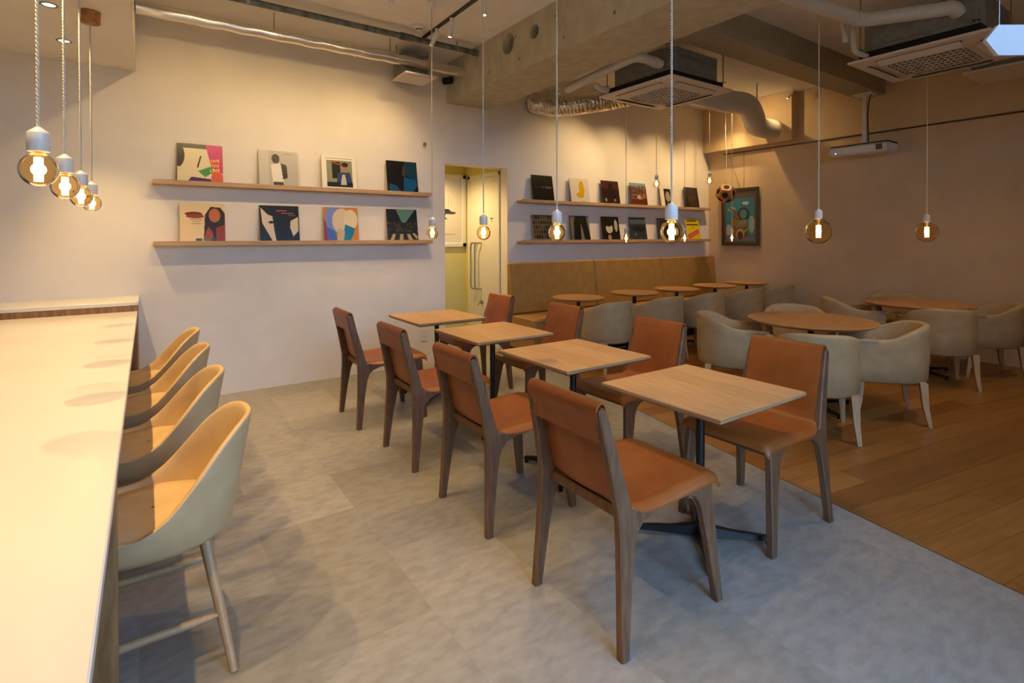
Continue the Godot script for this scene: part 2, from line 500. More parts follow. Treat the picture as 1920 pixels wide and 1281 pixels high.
	span(st, Vector3(X - 0.02, 2.10, -6.07), Vector3(X, 2.15, -5.325))
	obj("door_frame", st, M.door, door)
	st = S()
	span(st, Vector3(X - 0.012, 0.005, -6.02), Vector3(X, 2.10, -5.345))
	obj("door_leaf", st, M.door, door)
	for z in [-5.895, -5.795]:
		st = S()
		var keys := [Vector3(X - 0.012, 1.28, z + 0.055), Vector3(X - 0.06, 1.28, z + 0.04), Vector3(X - 0.075, 1.25, z), Vector3(X - 0.075, 1.0, z), Vector3(X - 0.075, 0.73, z), Vector3(X - 0.06, 0.70, z + 0.04), Vector3(X - 0.012, 0.70, z + 0.055)]
		tube(st, smooth_path(keys, 5), 0.0105, 10)
		obj("pull_bar", st, M.steel, door)
	st = S()
	tube(st, [Vector3(X - 0.012, 0.535, -5.72), Vector3(X - 0.035, 0.535, -5.72)], 0.024, 16)
	tube(st, [Vector3(X - 0.035, 0.535, -5.72), Vector3(X - 0.06, 0.535, -5.72), Vector3(X - 0.062, 0.49, -5.745)], 0.006, 8)
	obj("lock", st, M.steel, door)
	st = S()
	span(st, Vector3(X - 0.0135, 1.575, -5.53), Vector3(X - 0.011, 1.59, -5.465), 0.0)
	span(st, Vector3(X - 0.0135, 1.545, -5.505), Vector3(X - 0.011, 1.562, -5.49), 0.0)
	obj("door_notice", st, mat(Color(0.25, 0.42, 0.30), 0.6), door)
	# concrete beams
	var b1 := CSGBox3D.new()
	b1.name = "ceiling_beam"
	b1.size = Vector3(0.54, 0.60, 5.76)
	b1.position = Vector3(2.97, 2.815 + 0.30, BACK + 2.88)
	b1.material = M.concrete
	for h in [[3.10, -3.97, 0.095, 0.09], [3.085, -3.577, 0.06, 0.06]]: hole(b1, Vector3(2.70, h[0], h[1]), h[2], 0.10)
	for h in [[3.02, -4.95], [2.86, -4.95], [3.13, -4.5], [2.93, -4.46], [3.13, -3.85], [2.92, -3.80], [2.93, -4.3], [3.12, -3.3], [2.92, -3.2], [2.92, -2.65], [3.1, -2.6]]: hole(b1, Vector3(2.70, h[0], h[1]), 0.013, 0.03)
	add_child(b1)
	tag(b1, "long board-marked concrete ceiling beam with two round sleeve holes", "", "", "structure")
	var b2 := CSGBox3D.new()
	b2.name = "ceiling_beam_001"
	b2.size = Vector3(RIGHT - 3.24, 0.30, 0.29)
	b2.position = Vector3((RIGHT + 3.24) / 2.0, 3.07 + 0.15, -2.865)
	b2.material = M.concrete_dark
	for h in [3.95, 4.55, 5.1, 5.75, 6.35, 6.9]:
		var c := CSGCylinder3D.new()
		c.operation = CSGShape3D.OPERATION_SUBTRACTION
		c.radius = 0.013; c.height = 0.05; c.sides = 12
		c.rotation.x = PI / 2
		c.position = Vector3(h, 3.17, -2.72) - b2.position
		c.name = "tie_hole"
		b2.add_child(c, true)
	add_child(b2)
	tag(b2, "shallow concrete cross beam running to the side wall", "", "", "structure")

func hole(b: CSGBox3D, at: Vector3, r: float, deep: float) -> void:
	var c := CSGCylinder3D.new()
	c.operation = CSGShape3D.OPERATION_SUBTRACTION
	c.radius = r; c.height = deep * 2.0; c.sides = 24
	c.rotation.z = PI / 2
	c.position = at - b.position
	c.material = M.concrete
	c.name = "sleeve_hole"
	b.add_child(c, true)

# ---------------------------------------------------------------- counter and stools
func make_counter() -> void:
	var c := thing("bar_counter", "long white-topped bar counter with wooden support panels", "counter", Vector3(-0.06, 0, -2.0))
	var st := S()
	span(st, Vector3(-0.74, 0.796, -2.668), Vector3(0, 0.826, 2.5), 0.003)
	obj("countertop", st, M.counter, c)
	for z in [0.43, -2.64, 2.2]:
		st = S()
		span(st, Vector3(-0.70, 0, z - 0.025), Vector3(-0.003, 0.796, z + 0.025))
		obj("support_panel", st, M.panel_wood, c)
	st = S()
	span(st, Vector3(-0.70, 0.0, -2.6), Vector3(-0.66, 0.796, 2.2))
	obj("back_panel", st, M.panel_wood, c)
	var k := thing("back_cabinet", "low cabinet with raised white ledge along the back wall", "cabinet", Vector3(-0.055, 0, -4.92))
	st = S()
	span(st, Vector3(-2.55, 0.868, -0.249), Vector3(0, 0.894, 0.25), 0.002)
	obj("ledge_top", st, M.counter, k)
	st = S()
	span(st, Vector3(-2.55, 0, -0.249), Vector3(-0.004, 0.868, 0.246), 0.002)
	obj("cabinet_body", st, M.panel_wood, k)

func stool_proto() -> Node3D:
	var o := thing("bar_stool", "tan upholstered bucket bar stool at the counter, nearest to the camera", "stool", Vector3(0.01, 0, -2.08), 0.0, "bucket bar stools along the counter")
	var n := 56
	var rows := [[0.02, 0.375, 0.0], [0.62, 0.372, 0.0], [0.80, 0.385, 0.0], [0.90, 0.41, 0.0], [0.955, -1.0, 0.35], [0.985, -1.0, 0.75], [1.0, -1.0, 0.95], [1.0, -1.0, 0.985], [0.985, -1.0, 1.0], [0.955, -1.0, 1.0], [0.93, -1.0, 0.985], [0.915, -1.0, 0.93], [0.885, -1.0, 0.6], [0.84, 0.455, 0.0], [0.80, 0.44, 0.0]]
	var rings := []
	for row in rows:
		var rg := PackedVector3Array()
		for i in n:
			var a := TAU * i / n
			var ca := cos(a)
			var t := (1.0 + ca) / 2.0
			var h: float = 0.478 + 0.275 * smoothstep(0.40, 1.0, t)
			var y: float = row[1] if row[1] > 0 else lerpf(0.425, h, row[2])
			if row[1] < 0 and row[0] < 0.95: y = lerpf(0.45, h, row[2])
			var lean := 0.035 * clampf((y - 0.45) / 0.3, 0.0, 1.0) * maxf(ca, 0.0)
			rg.append(Vector3(0.255 * row[0] * signf(ca) * pow(absf(ca), 0.9) + lean, y, -0.235 * row[0] * signf(sin(a)) * pow(absf(sin(a)), 0.9)))
		rings.append(rg)
	var st := S()
	loft(st, rings, true, true, false)
	obj("shell", st, M.stool, o)
	st = S()
	rings = []
	for q in [[0.87, 0.44], [0.872, 0.462], [0.84, 0.472], [0.6, 0.474], [0.02, 0.474]]:
		rings.append(ring(Vector3(0, q[1], 0), Vector3.RIGHT, Vector3.FORWARD, 0.252 * q[0], 0.232 * q[0], 40))
	loft(st, rings)
	obj("seat_cushion", st, M.stool, o)
	for sx in [-1, 1]:
		for sz in [-1, 1]:
			st = S()
			tube(st, [Vector3(0.135 * sx, 0.39, 0.10 * sz), Vector3(0.205 * sx, 0.0, 0.235 * sz)], [0.0185, 0.0125], 14)
			obj("leg", st, M.stool_leg, o)
	for sz in [-1, 1]:
		st = S()
		tube(st, [Vector3(-0.18, 0.16, 0.182 * sz), Vector3(-0.1, 0.16, 0.182 * sz), Vector3(0.1, 0.16, 0.182 * sz), Vector3(0.18, 0.16, 0.182 * sz)], [0.007, 0.0125, 0.0125, 0.007], 10)
		obj("stretcher", st, M.stool_leg, o)
	st = S()
	tube(st, [Vector3(-0.175, 0.19, -0.17), Vector3(-0.175, 0.19, 0.17)], 0.010, 10)
	obj("foot_rest", st, M.stool_leg, o)
	return o

# ---------------------------------------------------------------- leather chairs and square tables
func side_frame(z: float, splay: float) -> SurfaceTool:
	# outline in x (forward) and y of one side: rear leg with post, arched rail, front leg
	var poly := PackedVector2Array([Vector2(-0.265, 0.0), Vector2(-0.232, 0.0), Vector2(-0.205, 0.22), Vector2(-0.182, 0.345), Vector2(-0.168, 0.378), Vector2(-0.14, 0.402), Vector2(-0.09, 0.418), Vector2(0.0, 0.426), Vector2(0.09, 0.424), Vector2(0.13, 0.412), Vector2(0.152, 0.393), Vector2(0.168, 0.36), Vector2(0.186, 0.27), Vector2(0.232, 0.0), Vector2(0.264, 0.0), Vector2(0.247, 0.25), Vector2(0.236, 0.425), Vector2(0.228, 0.438), Vector2(0.1, 0.446), Vector2(-0.1, 0.446), Vector2(-0.186, 0.452), Vector2(-0.238, 0.64), Vector2(-0.285, 0.79), Vector2(-0.292, 0.797), Vector2(-0.318, 0.797), Vector2(-0.321, 0.79), Vector2(-0.283, 0.62), Vector2(-0.252, 0.46), Vector2(-0.250, 0.40), Vector2(-0.256, 0.22)])
	var st := S()
	var idx := Geometry2D.triangulate_polygon(poly)
	var off := func(p: Vector2, s: float, inset: float) -> Vector3:
		return Vector3(p.x, p.y, z + splay * (0.45 - p.y) * 0.06 + s * (0.0155 - inset))
	# rounded edges: a slightly smaller face on each side
	var cen := func(i: int) -> Vector2:
		var a := poly[(i + poly.size() - 1) % poly.size()]; var b := poly[i]; var c := poly[(i + 1) % poly.size()]
		var n1 := (b - a).normalized().orthogonal(); var n2 := (c - b).normalized().orthogonal()
		var nn := (n1 + n2).normalized()
		return b + nn * 0.0045
	var test := poly[1] - poly[0]
	var inner := PackedVector2Array()
	for i in poly.size(): inner.append(cen.call(i))
	# make sure inset goes inwards
	if absf(area(inner)) > absf(area(poly)):
		for i in poly.size(): inner[i] = poly[i] * 2.0 - inner[i]
	st.set_smooth_group(-1)
	for i in range(0, idx.size(), 3):
		var a := inner[idx[i]]; var b := inner[idx[i + 1]]; var c := inner[idx[i + 2]]
		if (b - a).cross(c - a) < 0.0:
			var q := b; b = c; c = q
		tri(st, off.call(a, 1.0, 0.0), off.call(b, 1.0, 0.0), off.call(c, 1.0, 0.0))
		tri(st, off.call(a, -1.0, 0.0), off.call(c, -1.0, 0.0), off.call(b, -1.0, 0.0))
	for i in poly.size():
		var k := (i + 1) % poly.size()
		quad(st, off.call(poly[i], -1.0, 0.0045), off.call(poly[k], -1.0, 0.0045), off.call(poly[k], 1.0, 0.0045), off.call(poly[i], 1.0, 0.0045))
		quad(st, off.call(poly[i], 1.0, 0.0045), off.call(poly[k], 1.0, 0.0045), off.call(inner[k], 1.0, 0.0), off.call(inner[i], 1.0, 0.0))
		quad(st, off.call(poly[k], -1.0, 0.0045), off.call(poly[i], -1.0, 0.0045), off.call(inner[i], -1.0, 0.0), off.call(inner[k], -1.0, 0.0))
	return st

func area(p: PackedVector2Array) -> float:
	var s := 0.0
	for i in p.size(): s += p[i].cross(p[(i + 1) % p.size()])
	return s / 2.0

func leather_sheet() -> SurfaceTool:
	# the sling: from the flap behind the top bar, over it, down the back, round into the seat
	var keys := [Vector3(-0.293, 0.685, 0), Vector3(-0.306, 0.745, 0), Vector3(-0.319, 0.787, 0), Vector3(-0.316, 0.808, 0), Vector3(-0.298, 0.818, 0), Vector3(-0.281, 0.805, 0), Vector3(-0.267, 0.75, 0), Vector3(-0.243, 0.65, 0), Vector3(-0.217, 0.55, 0), Vector3(-0.205, 0.495, 0), Vector3(-0.178, 0.458, 0), Vector3(-0.10, 0.455, 0), Vector3(0.05, 0.461, 0), Vector3(0.16, 0.464, 0), Vector3(0.225, 0.464, 0), Vector3(0.258, 0.455, 0), Vector3(0.268, 0.438, 0)]
	var path := smooth_path(keys, 4)
	var half := []
	for i in path.size():
		var k := float(i) / 4.0
		half.append(0.183 if k < 9.0 else lerpf(0.183, 0.226, smoothstep(9.0, 11.0, k)))
	var nv := 24
	var th := 0.0042
	var top := []
	var bot := []
	for i in path.size():
		var d: Vector3 = (path[mini(i + 1, path.size() - 1)] - path[maxi(i - 1, 0)]).normalized()
		var n := Vector3(-d.y, d.x, 0)
		var a := PackedVector3Array(); var b := PackedVector3Array()
		var k := float(i) / 4.0
		for j in nv + 1:
			var s := -1.0 + 2.0 * j / nv
			var seat := smoothstep(9.5, 11.5, k)
			var sag := 0.020 * (1.0 - s * s) * smoothstep(6.0, 8.0, k) * (1.0 - smoothstep(10.0, 14.0, k)) + 0.004 * (1.0 - s * s) * seat * (1.0 - smoothstep(13.0, 15.0, k))
			var roll := seat * 0.022 * smoothstep(0.93, 1.0, absf(s))
			var pad := 0.010 * (1.0 - pow(absf(s), 6.0)) * smoothstep(5.0, 6.5, k)
			var p: Vector3 = path[i] + Vector3(0, 0, s * half[i])
			var q := p - n * sag * 0.0 + Vector3(-sag * (1.0 - seat), -sag * seat - roll, 0)
			a.append(q + n * (th + pad)); b.append(q - n * th)
		top.append(a); bot.append(b)
	var st := S()
	for i in path.size() - 1:
		st.set_smooth_group(1)
		for j in nv:
			quad(st, top[i][j], top[i][j + 1], top[i + 1][j + 1], top[i + 1][j])
		st.set_smooth_group(2)
		for j in nv:
			quad(st, bot[i][j], bot[i + 1][j], bot[i + 1][j + 1], bot[i][j + 1])
		st.set_smooth_group(3)
		quad(st, top[i][0], top[i + 1][0], bot[i + 1][0], bot[i][0])
		quad(st, top[i][nv], bot[i][nv], bot[i + 1][nv], top[i + 1][nv])
	st.set_smooth_group(-1)
	var e := path.size() - 1
	for j in nv:
		quad(st, top[0][j], bot[0][j], bot[0][j + 1], top[0][j + 1])
		quad(st, top[e][j], top[e][j + 1], bot[e][j + 1], bot[e][j])
	return st

func chair_proto() -> Node3D:
	var o := thing("dining_chair", "tan leather sling chair seen from behind, nearest to the camera", "chair", Vector3(1.49, 0, -1.41), 0.0, "tan leather chairs at the square tables")
	obj("side_frame", side_frame(0.2, 1.0), M.walnut, o)
	obj("side_frame", side_frame(-0.2, -1.0), M.walnut, o)
	var st := S()
	tube(st, [Vector3(-0.299, 0.793, -0.186), Vector3(-0.299, 0.793, 0.186)], 0.012, 10)
	obj("top_bar", st, M.walnut, o)
	st = S()
	box(st, Vector3(-0.196, 0.428, 0), Vector3(0.03, 0.036, 0.385), 0.006)
	obj("rear_rail", st, M.walnut, o)
	st = S()
	box(st, Vector3(0.212, 0.422, 0), Vector3(0.03, 0.032, 0.385), 0.006)
	obj("front_rail", st, M.walnut, o)
	var l := obj("leather_seat", leather_sheet(), M.leather, o)
	for s in [-1, 1]:
		for y in [0.70, 0.722]:
			st = S()
			tube(st, [Vector3(-0.290 - (y - 0.69) * 0.2, y, 0.172 * s), Vector3(-0.3035 - (y - 0.69) * 0.2, y, 0.172 * s)], 0.0042, 10)
			obj("rivet", st, M.brass, l)
	for x in [-0.2485, 0.248]:
		for s in [-1, 1]:
			st = S()
			lathe(st, [Vector2(0.009, 0.0), Vector2(0.011, 0.003), Vector2(0.011, 0.008)], 10, Vector3(x, -0.006 + 0.006, (0.2 + 0.027) * s))
			obj("foot_glide", st, M.rubber, o)
	return o

func pedestal(o: Node3D, h: float, col_r: float, arm: float, turn: float) -> void:
	var st := S()
	tube(st, [Vector3(0, 0.045, 0), Vector3(0, h - 0.012, 0)], col_r, 20)
	obj("column", st, M.black, o)
	for i in 4:
		st = S()
		var a := turn + i * PI / 2
		var d := Vector3(cos(a), 0, sin(a))
		var s := Vector3(-sin(a), 0, cos(a))
		var rings := []
		for q in [[0.0, 0.026, 0.075, 0.02], [0.04, 0.022, 0.06, 0.018], [0.12, 0.0165, 0.048, 0.018], [arm - 0.01, 0.013, 0.036, 0.018], [arm, 0.010, 0.032, 0.021]]:
			var c: Vector3 = d * q[0]
			rings.append(PackedVector3Array([c + s * q[1] + Vector3(0, q[3], 0), c + s * q[1] * 0.75 + Vector3(0, q[2], 0), c - s * q[1] * 0.75 + Vector3(0, q[2], 0), c - s * q[1] + Vector3(0, q[3], 0)]))
		loft(st, rings, true, true, true, false)
		obj("base_arm", st, M.black, o)
		st = S()
		lathe(st, [Vector2(0.0, 0.0), Vector2(0.011, 0.0), Vector2(0.011, 0.02)], 10, d * (arm - 0.014))
		obj("foot_pad", st, M.rubber, o)
	st = S()
	box(st, Vector3(0, h - 0.009, 0), Vector3(0.22, 0.006, 0.22), 0.001)
	obj("mounting_plate", st, M.black, o)

func square_table(at: Vector3, k: int, turn: float, label: String) -> void:
	var o := thing("square_table", label, "table", at, 0.0, "square cafe tables")
	var H := 0.675
	var st := S()
	# slab with the underside chamfered inwards
	var w := 0.31
	var rings := []
	for q in [[w - 0.020, H - 0.026], [w - 0.001, H - 0.014], [w, H - 0.012], [w, H - 0.0015], [w - 0.0015, H]]:
		rings.append(PackedVector3Array([Vector3(-q[0], q[1], q[0]), Vector3(q[0], q[1], q[0]), Vector3(q[0], q[1], -q[0]), Vector3(-q[0], q[1], -q[0])]))
	loft(st, rings, true, true, true, false)
	obj("table_top", st, M.ply, o)
	for i in 4:
		st = S()
		span(st, Vector3(-w + 0.0015 + 0.15425 * i, H - 0.0005, -w + 0.0015), Vector3(-w + 0.0015 + 0.15425 * (i + 1) - 0.0003, H + 0.0025, w - 0.0015), 0.0008)
		obj("top_board", st, M["top%d" % ((k + i) % 4)], o)
	pedestal(o, H - 0.026, 0.019, 0.30, turn)

func round_table(at: Vector3, r: float, h: float, arm: float, turn: float, label: String, group: String) -> void:
	var o := thing("round_table", label, "table", at, 0.0, group)
	var st := S()
	lathe(st, [Vector2(0, h - 0.026), Vector2(r - 0.03, h - 0.026), Vector2(r - 0.004, h - 0.011), Vector2(r, h - 0.006), Vector2(r - 0.001, h - 0.001), Vector2(r - 0.003, h), Vector2(0, h)], 56, Vector3.ZERO, false)
	obj("table_top", st, M.round_top, o)
	pedestal(o, h - 0.026, 0.022, arm, turn)

# ---------------------------------------------------------------- tub chairs and banquette
func tub_proto() -> Node3D:
	var o := thing("tub_chair", "beige tub chair seen from behind, at the front of the nearer round table", "armchair", Vector3.ZERO, 0.0, "beige tub chairs")
	# plan of the outer wall: U shape open towards +x
	var pts := []
	var R := 0.275
	for i in 5: pts.append([Vector2(0.235 - 0.05 * i, -R - 0.004), 0.0 + i * 0.03])
	for i in range(0, 25):
		var a := PI * i / 24.0
		pts.append([Vector2(0.0 - sin(a) * 0.285, -cos(a) * R), 0.16 + 0.84 * sin(a)])
	for i in 5: pts.append([Vector2(0.035 + 0.05 * i, R + 0.004), 0.12 - i * 0.03])
	var prof := [[0.02, 0.0, 0.30], [-0.004, 0.0, 0.295], [-0.018, 0.05, 0.31], [-0.014, 0.35, 0], [0.0, 0.85, 0], [0.0, 0.95, 0], [0.006, 0.985, 0], [0.016, 1.0, 0], [0.032, 1.0, 0], [0.044, 0.985, 0], [0.050, 0.95, 0], [0.062, 0.3, 0], [0.062, 0.2, 0], [0.05, 0.0, 0.32]]
	var rings := []
	for q in prof:
		var rg := PackedVector3Array()
		for i in pts.size():
			var p: Vector2 = pts[i][0]
			var f: Vector2 = pts[maxi(i - 1, 0)][0]; var g: Vector2 = pts[mini(i + 1, pts.size() - 1)][0]
			var t := (g - f).normalized()
			var n := Vector2(t.y, -t.x)
			if n.dot(p - Vector2(0.1, 0)) < 0.0: n = -n
			var top: float = lerpf(0.60, 0.71, smoothstep(-0.25, 1.0, pts[i][1]) * 1.13 - 0.13)
			var y: float = q[2] if q[2] > 0 else lerpf(0.30, top, q[1])
			var low := (1.0 - clampf((y - 0.29) / 0.4, 0.0, 1.0)) * 0.03
			var c: Vector2 = p - n * (q[0] + low)
			rg.append(Vector3(c.x, y, c.y))
		rings.append(rg)
	var st := S()
	loft(st, rings, false)
	# close the two arm fronts
	st.set_smooth_group(-1)
	for e in [0, pts.size() - 1]:
		var loop := PackedVector3Array()
		for rg in rings: loop.append(rg[e])
		fan(st, loop, e == 0)
	obj("shell", st, M.tub, o)
	st = S()
	rings = []
	for q in [[0.0, 0.30], [1.0, 0.30], [1.03, 0.33], [1.03, 0.395], [0.98, 0.42], [0.6, 0.43], [0.0, 0.432]]:
		var rg := PackedVector3Array()
		for i in 28:
			var a := TAU * i / 28
			var ca := cos(a); var sa := sin(a)
			rg.append(Vector3((0.225 * signf(ca) * pow(absf(ca), 0.5) + 0.012) * q[0], q[1], -0.195 * signf(sa) * pow(absf(sa), 0.5) * q[0]))
		rings.append(rg)
	loft(st, rings)
	obj("seat_cushion", st, M.tub, o)
	for s in [-1, 1]:
		st = S()
		var poly := PackedVector2Array([Vector2(0.10, 0.0), Vector2(0.252, -0.012), Vector2(0.258, 0.012), Vector2(0.252, 0.03), Vector2(0.10, 0.048)])
		prism(st, poly, 0.0, 0.016, Transform3D(Basis(Vector3(1, 0, 0), Vector3(0, 0, -s), Vector3(0, 1, 0)), Vector3(0, 0.594, s * (R + 0.003))))
		obj("arm_cap", st, M.pale_wood, o)
	for x in [-1, 1]:
		for s in [-1, 1]:
			st = S()
			var a := Vector3(0.19 * x, 0.31, 0.2 * s)
			var b := Vector3(0.203 * x, 0.14, 0.207 * s)
			var c := Vector3(0.228 * x, 0.0, 0.219 * s)
			var rings2 := []
			for q in [[a, 0.024], [b, 0.018], [c, 0.0115]]:
				var h: float = q[1]
				rings2.append(PackedVector3Array([q[0] + Vector3(-h, 0, h), q[0] + Vector3(h, 0, h), q[0] + Vector3(h, 0, -h), q[0] + Vector3(-h, 0, -h)]))
			rings2.reverse()
			loft(st, rings2, true, true, true, false)
			obj("leg", st, M.pale_wood, o)
	return o

func make_banquette() -> void:
	var o := thing("banquette", "long mustard-brown upholstered banquette against the back wall", "bench", Vector3(3.46, 0, -5.17))
	var st := S()
	span(st, Vector3(0.01, 0.0, 0.01), Vector3(3.90, 0.09, 0.56), 0.002)
	obj("plinth", st, M.foam, o)
	var xs := [0.0, 1.32, 2.63, 3.905]
	for i in 3:
		st = S()
		var t := Transform3D(Basis(Vector3.RIGHT, -0.10), Vector3((xs[i] + xs[i + 1]) / 2.0, 0.755, 0.10))
		boxt(st, t, Vector3(xs[i + 1] - xs[i] - 0.003, 0.60, 0.09), 0.018)
		obj("back_cushion", st, M.bench, o)
		st = S()
		span(st, Vector3(xs[i] + 0.0015, 0.32, 0.10), Vector3(xs[i + 1] - 0.0015, 0.455, 0.60), 0.02)
		obj("seat_cushion", st, M.bench, o)
	st = S()
	span(st, Vector3(0.0, 0.09, 0.01), Vector3(3.905, 0.32, 0.57), 0.004)
	obj("base", st, M.bench, o)

# ---------------------------------------------------------------- shelves and record sleeves
func make_shelf(x0: float, x1: float, y: float, label: String) -> void:
	var o := thing("record_shelf", label, "shelf", Vector3((x0 + x1) / 2.0, y, BACK), 0.0, "narrow oak record shelves")
	var st := S()
	var w := x1 - x0
	span(st, Vector3(-w / 2, -0.036, 0.0005), Vector3(w / 2, -0.012, 0.105), 0.001)
	obj("board", st, M.shelf, o)
	st = S()
	span(st, Vector3(-w / 2, -0.038, 0.105), Vector3(w / 2, 0.0, 0.118), 0.0015)
	obj("front_lip", st, M.shelf, o)

func paint(im: Image, op: Array) -> void:
	var n := im.get_width()
	var col: Color = op[op.size() - 1]
	match op[0]:
		"r": im.fill_rect(Rect2i(int(op[1] * n), int(op[2] * n), maxi(1, int(op[3] * n)), maxi(1, int(op[4] * n))), col)
		"e":
			for y in range(maxi(0, int((op[2] - op[4]) * n)), mini(n, int((op[2] + op[4]) * n) + 1)):
				for x in range(maxi(0, int((op[1] - op[3]) * n)), mini(n, int((op[1] + op[3]) * n) + 1)):
					var u: float = (float(x) / n - op[1]) / op[3]
					var v: float = (float(y) / n - op[2]) / op[4]
					if u * u + v * v <= 1.0: im.set_pixel(x, y, col)
		"p":
			var poly := PackedVector2Array()
			for i in range(0, op[1].size(), 2): poly.append(Vector2(op[1][i], op[1][i + 1]) * n)
			for y in n:
				for x in n:
					if Geometry2D.is_point_in_polygon(Vector2(x + 0.5, y + 0.5), poly): im.set_pixel(x, y, col)
		"m":  # a mosaic of little patches in given colours
			var cols: Array = op[6]
			for j in op[5][1]:
				for i in op[5][0]:
					var c: Color = cols[rng.randi_range(0, cols.size() - 1)]
					im.fill_rect(Rect2i(int((op[1] + op[3] * i / op[5][0]) * n), int((op[2] + op[4] * j / op[5][1]) * n), maxi(1, int(op[3] / op[5][0] * n) - op[5][2]), maxi(1, int(op[4] / op[5][1] * n) - op[5][2])), c)

func picture(base: Color, ops: Array, n := 96) -> StandardMaterial3D:
	var im := Image.create(n, n, false, Image.FORMAT_RGB8)
	im.fill(base)
	for op in ops: paint(im, op)
	var m := mat(Color.WHITE, 0.28)
	m.albedo_texture = ImageTexture.create_from_image(im)
	return m

func face(w: float, h: float) -> ArrayMesh:
	# a flat printed face with its own coordinates, standing in the xy plane
	var st := S()
	var v := [Vector3(-w / 2, 0, 0), Vector3(w / 2, 0, 0), Vector3(w / 2, h, 0), Vector3(-w / 2, h, 0)]
	var uv := [Vector2(0, 1), Vector2(1, 1), Vector2(1, 0), Vector2(0, 0)]
	for i in [0, 2, 1, 0, 3, 2]:
		st.set_normal(Vector3(0, 0, 1))
		st.set_uv(uv[i])
		st.add_vertex(v[i])
	return st.commit()

func letters(parent: Node, text: String, size: float, at: Vector3, m: Material, tilt := 0.0, bold := 0.0) -> void:
	var t := TextMesh.new()
	var f := SystemFont.new()
	f.font_names = PackedStringArray(["Droid Sans"])
	f.font_weight = 700
	t.font = f
	t.text = text
	t.font_size = 32
	t.pixel_size = size / 32.0
	t.depth = 0.0006
	var o := inst("lettering", t, m, parent, at)
	o.rotation.z = tilt

func record(x: float, y: float, w: float, base: Color, ops: Array, label: String, edge := Color(0.8, 0.76, 0.68), lean := 0.17) -> Node3D:
	var o := thing("record_sleeve", label, "record sleeve", Vector3(x, y - 0.0100, BACK + 0.088), 0.0, "record sleeves on the wall shelves")
	o.rotation.x = -lean
	var st := S()
	span(st, Vector3(-w / 2, 0, -0.006), Vector3(w / 2, w, 0), 0.001)
	obj("sleeve", st, mat(edge, 0.5), o)
	inst("cover_print", face(w - 0.002, w - 0.002), picture(base, ops), o, Vector3(0, 0.001, 0.0006))
	return o

